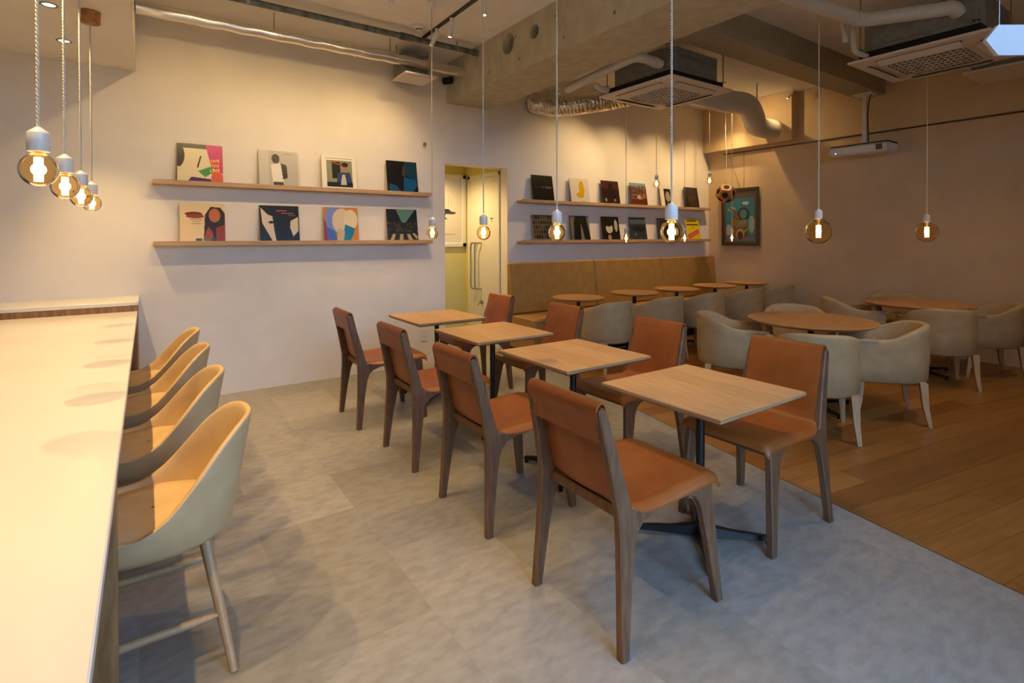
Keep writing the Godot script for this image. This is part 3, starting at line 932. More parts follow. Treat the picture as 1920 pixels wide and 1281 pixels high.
func make_records() -> void:
	make_shelf(0.041, 2.473, 1.82, "oak record shelf on the left of the doorway, the upper one")
	make_shelf(0.041, 2.473, 1.326, "oak record shelf on the left of the doorway, the lower one")
	make_shelf(3.631, 7.255, 1.80, "oak record shelf above the banquette, the upper one")
	make_shelf(3.631, 7.255, 1.318, "oak record shelf above the banquette, the lower one")
	var cream := Color(0.86, 0.80, 0.66); var ink := Color(0.07, 0.065, 0.06); var pink := Color(0.75, 0.18, 0.45)
	var w := 0.33
	# upper left shelf
	var o := record(0.371, 1.82, w, cream, [["r", 0, 0, 0.65, 0.12, ink], ["e", 0.02, 0.3, 0.13, 0.3, ink], ["p", [0.62, 0, 1, 0, 1, 0.75, 0.75, 0.6, 0.68, 0.3], pink], ["p", [0.45, 0.7, 0.75, 0.55, 0.78, 0.72, 0.6, 0.85], Color(0.25, 0.55, 0.28)], ["p", [0.72, 1, 0.76, 0.68, 0.9, 0.64, 1, 0.8, 1, 1], Color(0.83, 0.35, 0.27)], ["p", [0.2, 1, 0.3, 0.86, 0.72, 0.9, 0.74, 1], Color(0.27, 0.14, 0.36)], ["p", [0.42, 0.6, 0.5, 0.3, 0.53, 0.3, 0.45, 0.62], ink]], "record sleeve with pink and cream colour areas and yellow hand lettering")
	var yel := mat(Color(0.93, 0.78, 0.12), 0.5)
	letters(o, "LOVE", 0.036, Vector3(0.098, 0.19, 0.001), yel, 0.12)
	letters(o, "YOU", 0.036, Vector3(0.10, 0.15, 0.001), yel, 0.12)
	letters(o, "LIVE", 0.036, Vector3(0.105, 0.11, 0.001), yel, 0.12)
	record(0.98, 1.82, w, Color(0.68, 0.66, 0.62), [["r", 0.0, 0.0, 0.25, 1.0, Color(0.74, 0.72, 0.68)], ["e", 0.42, 0.22, 0.1, 0.13, Color(0.2, 0.19, 0.18)], ["p", [0.34, 0.9, 0.3, 0.4, 0.6, 0.34, 0.62, 0.9], Color(0.86, 0.84, 0.80)], ["p", [0.55, 0.34, 0.7, 0.4, 0.72, 0.75, 0.6, 0.8], Color(0.2, 0.19, 0.18)], ["r", 0.36, 0.88, 0.26, 0.12, Color(0.25, 0.24, 0.23)], ["r", 0.66, 0.08, 0.24, 0.015, Color(0.4, 0.38, 0.36)]], "pale grey monochrome record sleeve with a standing figure")
	o = record(1.52, 1.82, w, Color(0.88, 0.86, 0.80), [["r", 0.14, 0.14, 0.74, 0.8, Color(0.52, 0.53, 0.42)], ["r", 0.3, 0.18, 0.24, 0.5, Color(0.10, 0.10, 0.10)], ["p", [0.4, 0.9, 0.45, 0.5, 0.8, 0.48, 0.88, 0.9], Color(0.18, 0.24, 0.42)], ["e", 0.64, 0.36, 0.07, 0.1, Color(0.66, 0.45, 0.33)], ["e", 0.66, 0.25, 0.1, 0.07, Color(0.13, 0.10, 0.08)], ["r", 0.14, 0.8, 0.74, 0.14, Color(0.07, 0.08, 0.13)], ["p", [0.52, 0.86, 0.58, 0.55, 0.66, 0.55, 0.7, 0.86], Color(0.72, 0.72, 0.70)], ["p", [0.28, 0.16, 0.6, 0.24, 0.58, 0.29, 0.28, 0.22], Color(0.55, 0.2, 0.16)], ["r", 0.1, 0.075, 0.8, 0.02, Color(0.25, 0.23, 0.2)]], "white-bordered record sleeve with a navy and olive photograph")
	record(2.16, 1.82, w, Color(0.055, 0.045, 0.05), [["p", [0.58, 0, 1, 0, 1, 0.6, 0.62, 0.45], Color(0.05, 0.22, 0.30)], ["p", [0.05, 1, 0.05, 0.72, 0.3, 0.8, 0.45, 1], Color(0.05, 0.30, 0.48)], ["p", [0.5, 1, 0.55, 0.5, 0.95, 0.58, 1, 0.75, 0.8, 1], Color(0.04, 0.32, 0.52)], ["p", [0.48, 0.4, 0.56, 0.1, 0.62, 0.2, 0.58, 0.55], Color(0.26, 0.22, 0.17)]], "dark record sleeve with deep teal-blue shapes", Color(0.12, 0.12, 0.13))
	# lower left shelf
	o = record(0.385, 1.326, w, Color(0.86, 0.76, 0.58), [["p", [0.52, 0.9, 0.55, 0.3, 0.68, 0.08, 0.9, 0.1, 1, 0.25, 1, 1, 0.6, 1], Color(0.17, 0.10, 0.07)], ["e", 0.76, 0.3, 0.13, 0.18, Color(0.72, 0.40, 0.22)], ["p", [0.5, 0.95, 0.62, 0.6, 0.72, 0.75, 0.74, 1], Color(0.60, 0.27, 0.13)], ["p", [0.78, 1, 0.8, 0.62, 1, 0.55, 1, 1], Color(0.55, 0.20, 0.10)], ["e", 0.3, 0.27, 0.19, 0.055, Color(0.40, 0.16, 0.08)], ["e", 0.33, 0.33, 0.2, 0.05, Color(0.55, 0.25, 0.13)], ["r", 0.22, 0.42, 0.28, 0.018, Color(0.3, 0.2, 0.12)], ["r", 0.28, 0.47, 0.18, 0.01, Color(0.45, 0.35, 0.25)], ["r", 0.25, 0.53, 0.22, 0.01, Color(0.45, 0.35, 0.25)], ["r", 0.35, 0.91, 0.14, 0.07, Color(0.20, 0.33, 0.32)], ["r", 0.52, 0.91, 0.14, 0.07, Color(0.30, 0.45, 0.44)], ["r", 0.69, 0.91, 0.13, 0.07, Color(0.18, 0.30, 0.30)]], "cream record sleeve with russet figure on its right side")
	record(0.985, 1.326, w, Color(0.065, 0.075, 0.075), [["p", [0.02, 0.05, 0.2, 0.25, 0.32, 0.3, 0.36, 0.7, 0.4, 0.98, 0.3, 0.98, 0.06, 0.5], Color(0.80, 0.74, 0.64)], ["p", [0.78, 0.42, 0.98, 0.3, 0.98, 0.7, 0.84, 0.86, 0.76, 0.6], Color(0.80, 0.74, 0.64)], ["e", 0.28, 0.46, 0.07, 0.035, Color(0.065, 0.075, 0.075)], ["r", 0.42, 0.13, 0.28, 0.035, Color(0.75, 0.25, 0.36)], ["r", 0.55, 0.2, 0.34, 0.03, Color(0.75, 0.35, 0.42)], ["r", 0.72, 0.27, 0.2, 0.02, Color(0.7, 0.58, 0.2)]], "black record sleeve with two cream torn shapes and red lettering lines", Color(0.12, 0.13, 0.13))
	record(1.534, 1.326, w, Color(0.76, 0.48, 0.10), [["e", 0.3, 0.35, 0.26, 0.45, Color(0.45, 0.52, 0.75)], ["p", [0, 0.3, 0.08, 0.5, 0.1, 1, 0, 1], Color(0.60, 0.14, 0.12)], ["p", [0.1, 1, 0.05, 0.55, 0.3, 0.7, 0.4, 1], Color(0.28, 0.38, 0.68)], ["e", 0.52, 0.4, 0.28, 0.38, Color(0.80, 0.74, 0.62)], ["e", 0.78, 0.35, 0.2, 0.3, Color(0.84, 0.78, 0.66)], ["p", [0.5, 1, 0.62, 0.5, 0.9, 0.62, 0.85, 0.8, 0.74, 1], Color(0.10, 0.45, 0.60)], ["p", [0.35, 1, 0.42, 0.6, 0.6, 0.7, 0.55, 1], Color(0.74, 0.66, 0.54)]], "orange and blue record sleeve with swirling cream ovals")
	record(2.16, 1.326, w, Color(0.09, 0.10, 0.07), [["p", [0.3, 0, 0.95, 0, 0.6, 0.42, 0.48, 0.42], Color(0.34, 0.48, 0.46)], ["r", 0.0, 0.5, 1.0, 0.2, Color(0.15, 0.14, 0.10)], ["m", 0.0, 0.42, 1.0, 0.3, [16, 5, 0], [Color(0.12, 0.13, 0.09), Color(0.2, 0.17, 0.13), Color(0.3, 0.26, 0.2), Color(0.08, 0.09, 0.06)], Color.BLACK], ["r", 0, 0.76, 1.0, 0.24, Color(0.16, 0.15, 0.14)], ["p", [0.05, 1, 0.16, 0.78, 0.26, 0.78, 0.18, 1], Color(0.68, 0.60, 0.46)], ["p", [0.36, 1, 0.4, 0.78, 0.5, 0.78, 0.5, 1], Color(0.68, 0.60, 0.46)], ["p", [0.68, 1, 0.62, 0.78, 0.72, 0.78, 0.84, 1], Color(0.68, 0.60, 0.46)], ["p", [0.94, 0.95, 0.8, 0.76, 0.88, 0.76, 1, 0.88], Color(0.68, 0.60, 0.46)]], "dark green tree-lined record sleeve with pale stripes at the bottom", Color(0.14, 0.14, 0.12))
	# upper right shelf
	w = 0.322
	record(3.983, 1.80, w, Color(0.03, 0.03, 0.032), [["r", 0.42, 0.42, 0.16, 0.1, Color(0.22, 0.23, 0.25)], ["r", 0.62, 0.43, 0.3, 0.025, Color(0.6, 0.25, 0.12)], ["r", 0.62, 0.46, 0.3, 0.025, Color(0.6, 0.5, 0.2)], ["r", 0.62, 0.49, 0.3, 0.025, Color(0.2, 0.35, 0.5)], ["r", 0.08, 0.47, 0.3, 0.015, Color(0.5, 0.5, 0.5)]], "black record sleeve with a small grey block and thin coloured lines", Color(0.08, 0.08, 0.08))
	record(4.58, 1.80, w, Color(0.80, 0.765, 0.70), [["e", 0.6, 0.42, 0.15, 0.32, Color(0.78, 0.60, 0.10)], ["e", 0.5, 0.68, 0.2, 0.12, Color(0.78, 0.60, 0.10)], ["r", 0.5, 0.93, 0.3, 0.02, Color(0.3, 0.28, 0.26)]], "pale record sleeve with a yellow curved patch")
	record(5.134, 1.80, w, Color(0.16, 0.085, 0.075), [["r", 0, 0, 1, 0.35, Color(0.26, 0.13, 0.11)], ["p", [0.3, 0.75, 0.42, 0.1, 0.6, 0.1, 0.75, 0.75], Color(0.10, 0.07, 0.065)], ["r", 0.14, 0.76, 0.11, 0.14, Color(0.6, 0.56, 0.52)], ["r", 0.66, 0.78, 0.1, 0.12, Color(0.6, 0.56, 0.52)]], "dark maroon record sleeve with two small pale squares", Color(0.2, 0.13, 0.12))
	record(5.682, 1.80, w, Color(0.32, 0.16, 0.14), [["r", 0, 0, 1, 0.18, Color(0.42, 0.60, 0.66)], ["m", 0.05, 0.12, 0.9, 0.62, [11, 8, 0], [Color(0.55, 0.33, 0.2), Color(0.25, 0.15, 0.12), Color(0.65, 0.5, 0.36), Color(0.2, 0.28, 0.34), Color(0.55, 0.2, 0.15), Color(0.4, 0.3, 0.2)], Color.BLACK], ["r", 0, 0.74, 1, 0.26, Color(0.35, 0.12, 0.11)], ["e", 0.5, 0.62, 0.12, 0.1, Color(0.68, 0.6, 0.48)]], "crowded multicoloured record sleeve with a light blue top band", Color(0.4, 0.42, 0.42))
	record(6.30, 1.80, w, Color(0.86, 0.82, 0.74), [["r", 0.27, 0.16, 0.46, 0.84, Color(0.10, 0.09, 0.08)], ["e", 0.5, 0.52, 0.16, 0.24, Color(0.62, 0.53, 0.44)], ["r", 0.4, 0.84, 0.2, 0.16, Color(0.8, 0.77, 0.7)]], "cream record sleeve with a dark portrait panel in its middle")
	record(6.86, 1.80, w, Color(0.15, 0.13, 0.115), [["r", 0.26, 0.44, 0.6, 0.46, Color(0.27, 0.18, 0.14)], ["m", 0.3, 0.5, 0.52, 0.2, [6, 2, 1], [Color(0.34, 0.23, 0.17), Color(0.2, 0.14, 0.11)], Color.BLACK]], "near-black record sleeve with a brown window, at the corner end", Color(0.1, 0.1, 0.1))
	# lower right shelf
	record(3.986, 1.318, w, Color(0.50, 0.44, 0.36), [["m", 0.04, 0.04, 0.92, 0.92, [8, 5, 2], [Color(0.10, 0.09, 0.08), Color(0.16, 0.13, 0.12), Color(0.3, 0.25, 0.2)], Color.BLACK]], "record sleeve with rows of small dark windows on tan")
	record(4.588, 1.318, w, Color(0.44, 0.40, 0.35), [["p", [0.12, 1, 0.2, 0.2, 0.3, 0, 0.85, 0, 1, 1], Color(0.09, 0.085, 0.08)], ["p", [0.5, 1, 0.54, 0.3, 0.62, 0.55, 0.7, 1], Color(0.5, 0.46, 0.4)]], "black and grey record sleeve split by a pale wedge", Color(0.3, 0.28, 0.25))
	record(5.138, 1.318, w, Color(0.055, 0.05, 0.047), [["e", 0.4, 0.5, 0.2, 0.2, Color(0.74, 0.70, 0.64)], ["e", 0.8, 0.38, 0.1, 0.26, Color(0.66, 0.62, 0.56)], ["e", 0.38, 0.88, 0.1, 0.12, Color(0.6, 0.56, 0.5)], ["e", 0.38, 0.32, 0.17, 0.1, Color(0.055, 0.05, 0.047)]], "black record sleeve with white blurred spots", Color(0.1, 0.1, 0.1))
	record(5.674, 1.318, w, Color(0.15, 0.19, 0.24), [["r", 0, 0, 1, 0.1, Color(0.2, 0.14, 0.12)], ["r", 0, 0.1, 1, 0.2, Color(0.27, 0.33, 0.38)], ["e", 0.5, 0.5, 0.42, 0.13, Color(0.07, 0.08, 0.09)], ["e", 0.3, 0.76, 0.06, 0.05, Color(0.45, 0.5, 0.54)]], "dusky blue record sleeve with a dark band across it", Color(0.15, 0.15, 0.15))
	record(6.26, 1.318, w, Color(0.30, 0.27, 0.24), [["r", 0.1, 0.1, 0.8, 0.8, Color(0.12, 0.11, 0.10)], ["e", 0.4, 0.45, 0.2, 0.25, Color(0.42, 0.38, 0.33)]], "dark grey record sleeve half hidden behind a hanging bulb", Color(0.2, 0.18, 0.16))
	record(6.89, 1.318, w, Color(0.86, 0.74, 0.10), [["m", 0.12, 0.08, 0.7, 0.09, [8, 1, 1], [Color(0.1, 0.09, 0.05), Color(0.14, 0.12, 0.06)], Color.BLACK], ["m", 0.06, 0.24, 0.86, 0.09, [11, 1, 1], [Color(0.1, 0.09, 0.05), Color(0.14, 0.12, 0.06)], Color.BLACK], ["r", 0.45, 0.42, 0.16, 0.03, Color(0.1, 0.09, 0.05)], ["p", [0.06, 0.78, 0.86, 0.5, 0.96, 0.66, 0.12, 0.98], Color(0.80, 0.22, 0.30)], ["p", [0.16, 0.82, 0.82, 0.57, 0.86, 0.64, 0.2, 0.9], Color(0.88, 0.45, 0.35)]], "bright yellow record sleeve with a slanting pink band")

# ---------------------------------------------------------------- lamps
func cord_mesh(len: float, fine: bool) -> SurfaceTool:
	var st := S()
	if not fine:
		tube(st, [Vector3.ZERO, Vector3(0, len, 0)], 0.0032, 8)
		return st
	for ph in 2:
		var pts := []
		var steps := int(len / 0.0042)
		for i in steps + 1:
			var y := len * i / steps
			var a := y / 0.026 * TAU + ph * PI
			pts.append(Vector3(cos(a) * 0.0026, y, sin(a) * 0.0026))
		tube(st, pts, 0.0027, 5)
	return st

func pendant(at: Vector3, ceiling: float, label: String, kind: String, group: String, e: float, fine := true, canopy := "white") -> void:
	# at: middle of the bulb
	var o := thing("pendant_lamp", label, "pendant lamp", Vector3(at.x, ceiling, at.z), 0.0, group)
	var y := at.y - ceiling
	var r: float = {"globe": 0.0475, "flat": 0.062, "big": 0.098, "tube": 0.031, "small": 0.042}[kind]
	var v: float = {"globe": 0.051, "flat": 0.046, "big": 0.098, "tube": 0.06, "small": 0.046}[kind]
	var sr: float = {"globe": 0.0275, "flat": 0.0305, "big": 0.0265, "tube": 0.021, "small": 0.023}[kind]
	var sh: float = {"globe": 0.056, "flat": 0.062, "big": 0.056, "tube": 0.05, "small": 0.05}[kind]
	var neck := y + v * 1.04
	var top := neck + sh
	var st := S()
	# canopy at the ceiling
	if canopy == "wood": lathe(st, [Vector2(0.0, -0.07), Vector2(0.046, -0.07), Vector2(0.049, -0.066), Vector2(0.049, -0.001)], 28)
	else: lathe(st, [Vector2(0.0, -0.06), Vector2(0.026, -0.06), Vector2(0.029, -0.057), Vector2(0.029, -0.001)], 24)
	obj("canopy", st, M.ply_box if canopy == "wood" else M.white, o)
	var c := obj("cord", cord_mesh(-0.06 - top - 0.014, fine), M.cord, o, Vector3(0, top + 0.014, 0))
	st = S()
	lathe(st, [Vector2(0.006, 0.018), Vector2(0.008, 0.016), Vector2(sr * 0.97, 0.001), Vector2(sr, -0.002), Vector2(sr, -sh + 0.001), Vector2(sr * 0.97, -sh), Vector2(sr * 0.6, -sh), Vector2(sr * 0.6, -sh + 0.01)], 28, Vector3(0, top, 0))
	obj("socket", st, M.porcelain, o)
	st = S()
	var prof := []
	var n := 18
	prof.append(Vector2(0.013, neck + 0.006))
	for i in range(2, n + 1):
		var a := PI * i / n
		var rr := sin(a) * r
		if kind == "tube": rr = r * minf(1.0, pow(sin(a), 0.6)) * (1.0 - 0.15 * cos(a))
		if i < 6: rr = maxf(rr, lerpf(0.013, rr, (i - 1) / 5.0))
		prof.append(Vector2(rr, y + cos(a) * v))
	var inside := []
	for q in prof: inside.append(Vector2(maxf(q.x - 0.0013, 0.0), y + (q.y - y) * (1.0 - 0.0013 / v)))
	inside.reverse()
	lathe(st, prof + inside, 32)
	obj("bulb_glass", st, M.amber, o)
	st = S()
	var fh := v * (0.70 if kind != "big" else 0.5)
	var fr := minf(r * 0.19, 0.014)
	for i in 9:
		var a := TAU * i / 9
		tube(st, [Vector3(cos(a) * fr, y - fh, sin(a) * fr), Vector3(cos(a) * fr, y + fh, sin(a) * fr)], fr * 0.30, 6)
	tube(st, [Vector3(0, y - fh * 0.95, 0), Vector3(0, y + fh, 0)], fr * 0.75, 10)
	obj("filament", st, M.filament, o)
	st = S()
	tube(st, [Vector3(0, y + fh, 0), Vector3(0, neck + 0.005, 0)], 0.007, 8)
	obj("stem", st, M.pale_wood, o)
	omni(o, Vector3(0, y, 0), e, 0.02)

func downlight(at: Vector3, label: String, e: float, angle: float) -> void:
	var o := thing("recessed_downlight", label, "downlight", at)
	var st := S()
	lathe(st, [Vector2(0.043, -0.0005), Vector2(0.043, -0.004), Vector2(0.034, -0.005), Vector2(0.030, -0.001)], 24)
	obj("trim_ring", st, M.steel, o)
	st = S()
	lathe(st, [Vector2(0.03, -0.0012), Vector2(0.0, -0.0012)], 24)
	obj("lamp_face", st, M.lens, o)
	spot(o, at + Vector3(0, -0.02, 0), at + Vector3(0.3, -2, 0), e, angle, 0.7, 0.012)

func track_spot(at: Vector3, target: Vector3, label: String, e: float, angle: float, soft := 0.7) -> void:
	# at: point on the underside of the track
	var o := thing("track_spotlight", label, "spotlight", at)
	var st := S()
	tube(st, [Vector3(0, 0, 0), Vector3(0, -0.05, 0)], 0.015, 14)
	obj("adapter", st, M.white, o)
	var j := Vector3(0, -0.055, 0)
	var d := (target - (at + j)).normalized()
	st = S()
	tube(st, [j - d * 0.02, j + d * 0.105], 0.019, 18)
	obj("lamp_head", st, M.white, o)
	st = S()
	tube(st, [j + d * 0.105, j + d * 0.1065], 0.015, 16)
	obj("lamp_face", st, M.lens, o)
	spot(o, at + j + d * 0.125, target, e, angle, soft, 0.018)

func make_lamps() -> void:
	# over the counter
	var pos := ["nearest to the camera", "second from the camera", "third from the camera", "farthest from the camera"]
	for i in 4:
		pendant(Vector3(-0.265, 1.556, -2.105 - 0.62 * i), 2.68, "amber bulb pendant over the bar counter, " + pos[i], "globe", "amber pendants over the bar counter", 0.16, true, "wood")
	for i in 7:
		var n: String = ["at the far wall end", "second from the far wall", "third from the far wall", "fourth from the far wall", "fifth from the far wall", "sixth from the far wall", "at the window end"][i]
		downlight(Vector3(-0.45, 2.68, -4.65 + 0.67 * i), "small round downlight in the soffit over the counter, " + n, 1.9, 36)
	# over the square tables
	for i in 4:
		pendant(Vector3(1.89, 1.372 + 0.005 * i, -1.512 - 0.786 * i), 3.24, "amber globe pendant over the square tables, " + pos[i], "globe", "amber globe pendants over the square tables", 0.34, true)
	# over the round tables
	pendant(Vector3(4.335, 1.39, -2.055), 3.34, "large amber globe pendant over the nearer round table", "big", "large amber globe pendants", 0.42)
	pendant(Vector3(6.19, 1.39, -1.935), 3.34, "large amber globe pendant over the farther round table", "big", "large amber globe pendants", 0.42, false)
	# over the banquette
	var far := [[4.60, 1.335, "tube", "low slim bulb pendant over the banquette, leftmost"], [5.13, 2.00, "small", "high round bulb pendant over the banquette, the left one"], [5.67, 1.335, "tube", "low slim bulb pendant over the banquette, the middle one"], [6.19, 2.10, "small", "high round bulb pendant over the banquette, beside the corner"], [6.70, 1.335, "tube", "low slim bulb pendant in front of the painting"]]
	for f in far: pendant(Vector3(f[0], f[1], -4.33), 3.34, f[3], f[2], "small pendants over the banquette", 0.14, false)
	# tracks
	var t := thing("lighting_track", "slim black lighting track on the ceiling left of the beam", "track", Vector3(2.155, 3.24, -2.6))
	var st := S()
	span(st, Vector3(-0.017, -0.014, -1.98), Vector3(0.017, -0.0005, 2.6), 0.001)
	obj("rail", st, M.black, t)
	track_spot(Vector3(2.155, 3.226, -4.31), Vector3(1.55, 1.5, BACK), "white track spotlight tilted towards the record shelf, end of the track", 0.8, 50, 1.0)
	track_spot(Vector3(2.155, 3.226, -4.03), Vector3(2.05, 1.3, -4.35), "white track spotlight pointing down, second from the track's end", 1.5, 32)
	track_spot(Vector3(2.155, 3.226, -3.5), Vector3(2.15, 0.6, -3.45), "white track spotlight hanging beside a lamp cord", 1.5, 30)
	track_spot(Vector3(2.155, 3.226, -2.4), Vector3(2.08, 0.6, -2.3), "white track spotlight above the second square table", 1.5, 30)
	track_spot(Vector3(2.155, 3.226, -1.5), Vector3(2.08, 0.6, -1.4), "white track spotlight above the nearest square table", 0.8, 30)
	var t2 := thing("lighting_track", "slim black lighting track across the ceiling facing the left record shelves", "track", Vector3(0.9, 3.24, -3.7))
	st = S()
	span(st, Vector3(-0.93, -0.014, -0.017), Vector3(0.85, -0.0005, 0.017), 0.001)
	obj("rail", st, M.black, t2)
	track_spot(Vector3(0.4, 3.226, -3.7), Vector3(0.35, 1.55, BACK), "white track spotlight aimed at the left end of the record shelf", 0.86, 54, 1.0)
	track_spot(Vector3(0.95, 3.226, -3.7), Vector3(1.0, 1.55, BACK), "white track spotlight aimed at the middle of the record shelf", 0.86, 54, 1.0)
	track_spot(Vector3(1.5, 3.226, -3.7), Vector3(1.75, 1.55, BACK), "white track spotlight aimed at the right end of the record shelf", 0.86, 54, 1.0)
	var t5 := thing("lighting_track", "slim black lighting track on the ceiling above the aisle", "track", Vector3(0.8, 3.24, -1.2))
	st = S()
	span(st, Vector3(-0.017, -0.014, -1.3), Vector3(0.017, -0.0005, 1.5), 0.001)
	obj("rail", st, M.black, t5)
	track_spot(Vector3(0.8, 3.226, -2.2), Vector3(0.95, 0, -2.7), "white track spotlight pointing down at the middle of the aisle", 1.1, 45, 1.0)
	track_spot(Vector3(0.8, 3.226, -1.0), Vector3(0.95, 0, -1.2), "white track spotlight pointing down at the near end of the aisle", 0.3, 45, 1.0)
	var t3 := thing("lighting_track", "slim dark lighting track on the ceiling above the banquette", "track", Vector3(5.4, 3.34, -4.3))
	st = S()
	span(st, Vector3(-1.7, -0.014, -0.017), Vector3(1.85, -0.0005, 0.017), 0.001)
	obj("rail", st, M.black, t3)
	for a in [[4.9, 4.2, "leftmost above the banquette"], [5.45, 5.1, "second from the left above the banquette"], [6.1, 6.1, "third from the left above the banquette"], [6.95, 6.9, "nearest the corner above the banquette"]]:
		track_spot(Vector3(a[0], 3.326, -4.3), Vector3(a[1], 1.5, BACK), "white track spotlight, " + a[2], 1.6, 46, 1.0)
	track_spot(Vector3(6.3, 3.326, -4.3), Vector3(7.22, 2.72, -4.1), "white track spotlight aimed at the corner bulkhead", 0.6, 50, 1.0)
	track_spot(Vector3(7.1, 3.34, -3.70), Vector3(6.98, 2.8, -4.05), "white spotlight under the ceiling at the corner of the bulkhead", 0.25, 40, 1.0)
	var t4 := thing("lighting_track", "slim dark lighting track on the ceiling over the wooden floor", "track", Vector3(5.0, 3.34, -0.6))
	st = S()
	span(st, Vector3(-1.4, -0.014, -0.017), Vector3(1.4, -0.0005, 0.017), 0.001)
	obj("rail", st, M.black, t4)
	track_spot(Vector3(4.1, 3.326, -0.6), Vector3(4.4, 0.7, -2.0), "white track spotlight aimed at the nearer round table", 1.3, 40, 1.0)
	track_spot(Vector3(5.8, 3.326, -0.6), Vector3(6.2, 0.7, -1.9), "white track spotlight aimed at the farther round table", 1.2, 40, 1.0)
	track_spot(Vector3(3.8, 3.326, -0.6), Vector3(3.6, 0.0, -0.8), "white track spotlight pointing down at the wooden floor", 0.8, 50, 1.0)

# ---------------------------------------------------------------- ceiling services
func cassette(at: Vector3, size: float, body_h: float, label: String, flap_open: float) -> void:
	# at: centre of the panel's underside
	var o := thing("air_conditioner", label, "air conditioner", at, 0.0, "ceiling cassette air conditioners")
	var b := size * 0.43
	var st := S()
	span(st, Vector3(-b, 0.02, -b), Vector3(b, 0.09, b), 0.004)
	obj("insulation_band", st, M.foam, o)
	st = S()
	# body with cut corners
	var k := 0.1
	var poly := PackedVector2Array([Vector2(-b + k, -b), Vector2(b - k, -b), Vector2(b, -b + k), Vector2(b, b - k), Vector2(b - k, b), Vector2(-b + k, b), Vector2(-b, b - k), Vector2(-b, -b + k)])
	prism(st, poly, 0.0, body_h, Transform3D(Basis(Vector3(1, 0, 0), Vector3(0, 0, 1), Vector3(0, 1, 0)), Vector3(0, 0.09, 0)))
	var body := obj("body", st, M.galv, o)
	st = S()
	for s in [-1, 1]:
		for y in [0.115, 0.235]:
			span(st, Vector3(-b + 0.14, y, s * b - 0.003), Vector3(b - 0.14, y + 0.006, s * b + 0.003), 0.0)
			span(st, Vector3(s * b - 0.003, y, -b + 0.14), Vector3(s * b + 0.003, y + 0.006, b - 0.14), 0.0)
	obj("pressed_rib", st, M.steel, body)
	st = S()
	for sx in [-1, 1]:
		for sz in [-1, 1]:
			tube(st, [Vector3(sx * (b + 0.03), 0.09, sz * (b - 0.02)), Vector3(sx * (b + 0.03), 0.54, sz * (b - 0.02))], 0.006, 8)
			span(st, Vector3(sx * (b + 0.03) - 0.035, 0.10, sz * (b - 0.02) - 0.02), Vector3(sx * (b + 0.03) + 0.02, 0.106, sz * (b - 0.02) + 0.02), 0.0)
	obj("hanger_rods", st, M.steel, o)
	var h := size / 2
	# panel: rim, sloped ring, recessed middle
	st = S()
	var rings := []
	for q in [[h - 0.003, 0.02], [h, 0.016], [h, 0.006], [h - 0.004, 0.0], [h - 0.09, -0.004], [h - 0.13, -0.012], [h - 0.2, -0.016]]:
		var c := 0.0 if q[0] > h - 0.05 else 0.05
		var a: float = q[0]
		rings.append(PackedVector3Array([Vector3(-a + c, q[1], a), Vector3(a - c, q[1], a), Vector3(a, q[1], a - c), Vector3(a, q[1], -a + c), Vector3(a - c, q[1], -a), Vector3(-a + c, q[1], -a), Vector3(-a, q[1], -a + c), Vector3(-a, q[1], a - c)]))
	rings.reverse()
	loft(st, rings, true, false, true, false)
	obj("panel", st, M.ac, o)
	var g := h - 0.2
	st = S()
	span(st, Vector3(-g - 0.004, -0.006, -g - 0.004), Vector3(g + 0.004, 0.0, g + 0.004), 0.0)
	obj("filter_plate", st, M.ac_dark, o)
	for i in 13:
		st = S()
		var z := -g + 2 * g * (i + 0.5) / 13.0
		span(st, Vector3(-g, -0.016, z - 0.0035), Vector3(g, -0.006, z + 0.0035), 0.0)
		obj("grille_bar", st, M.ac, o)
	for i in 7:
		st = S()
		var x := -g + 2 * g * (i + 0.5) / 7.0
		span(st, Vector3(x - 0.003, -0.0155, -g), Vector3(x + 0.003, -0.006, g), 0.0)
		obj("grille_bar", st, M.ac, o)
	for i in 4:
		var a := i * PI / 2
		var bs := Basis(Vector3.UP, a)
		st = S()
		boxt(st, Transform3D(bs, bs * Vector3(h - 0.105, -0.0035, 0)), Vector3(0.07, 0.006, 2 * h - 0.36), 0.0)
		obj("air_slot", st, M.ac_dark, o)
		st = S()
		boxt(st, Transform3D(bs * Basis(Vector3(0, 0, 1), flap_open), bs * Vector3(h - 0.105, -0.012 - 0.022 * sin(absf(flap_open)), 0)), Vector3(0.066, 0.005, 2 * h - 0.38), 0.002)
		obj("louver_flap", st, M.ac, o)

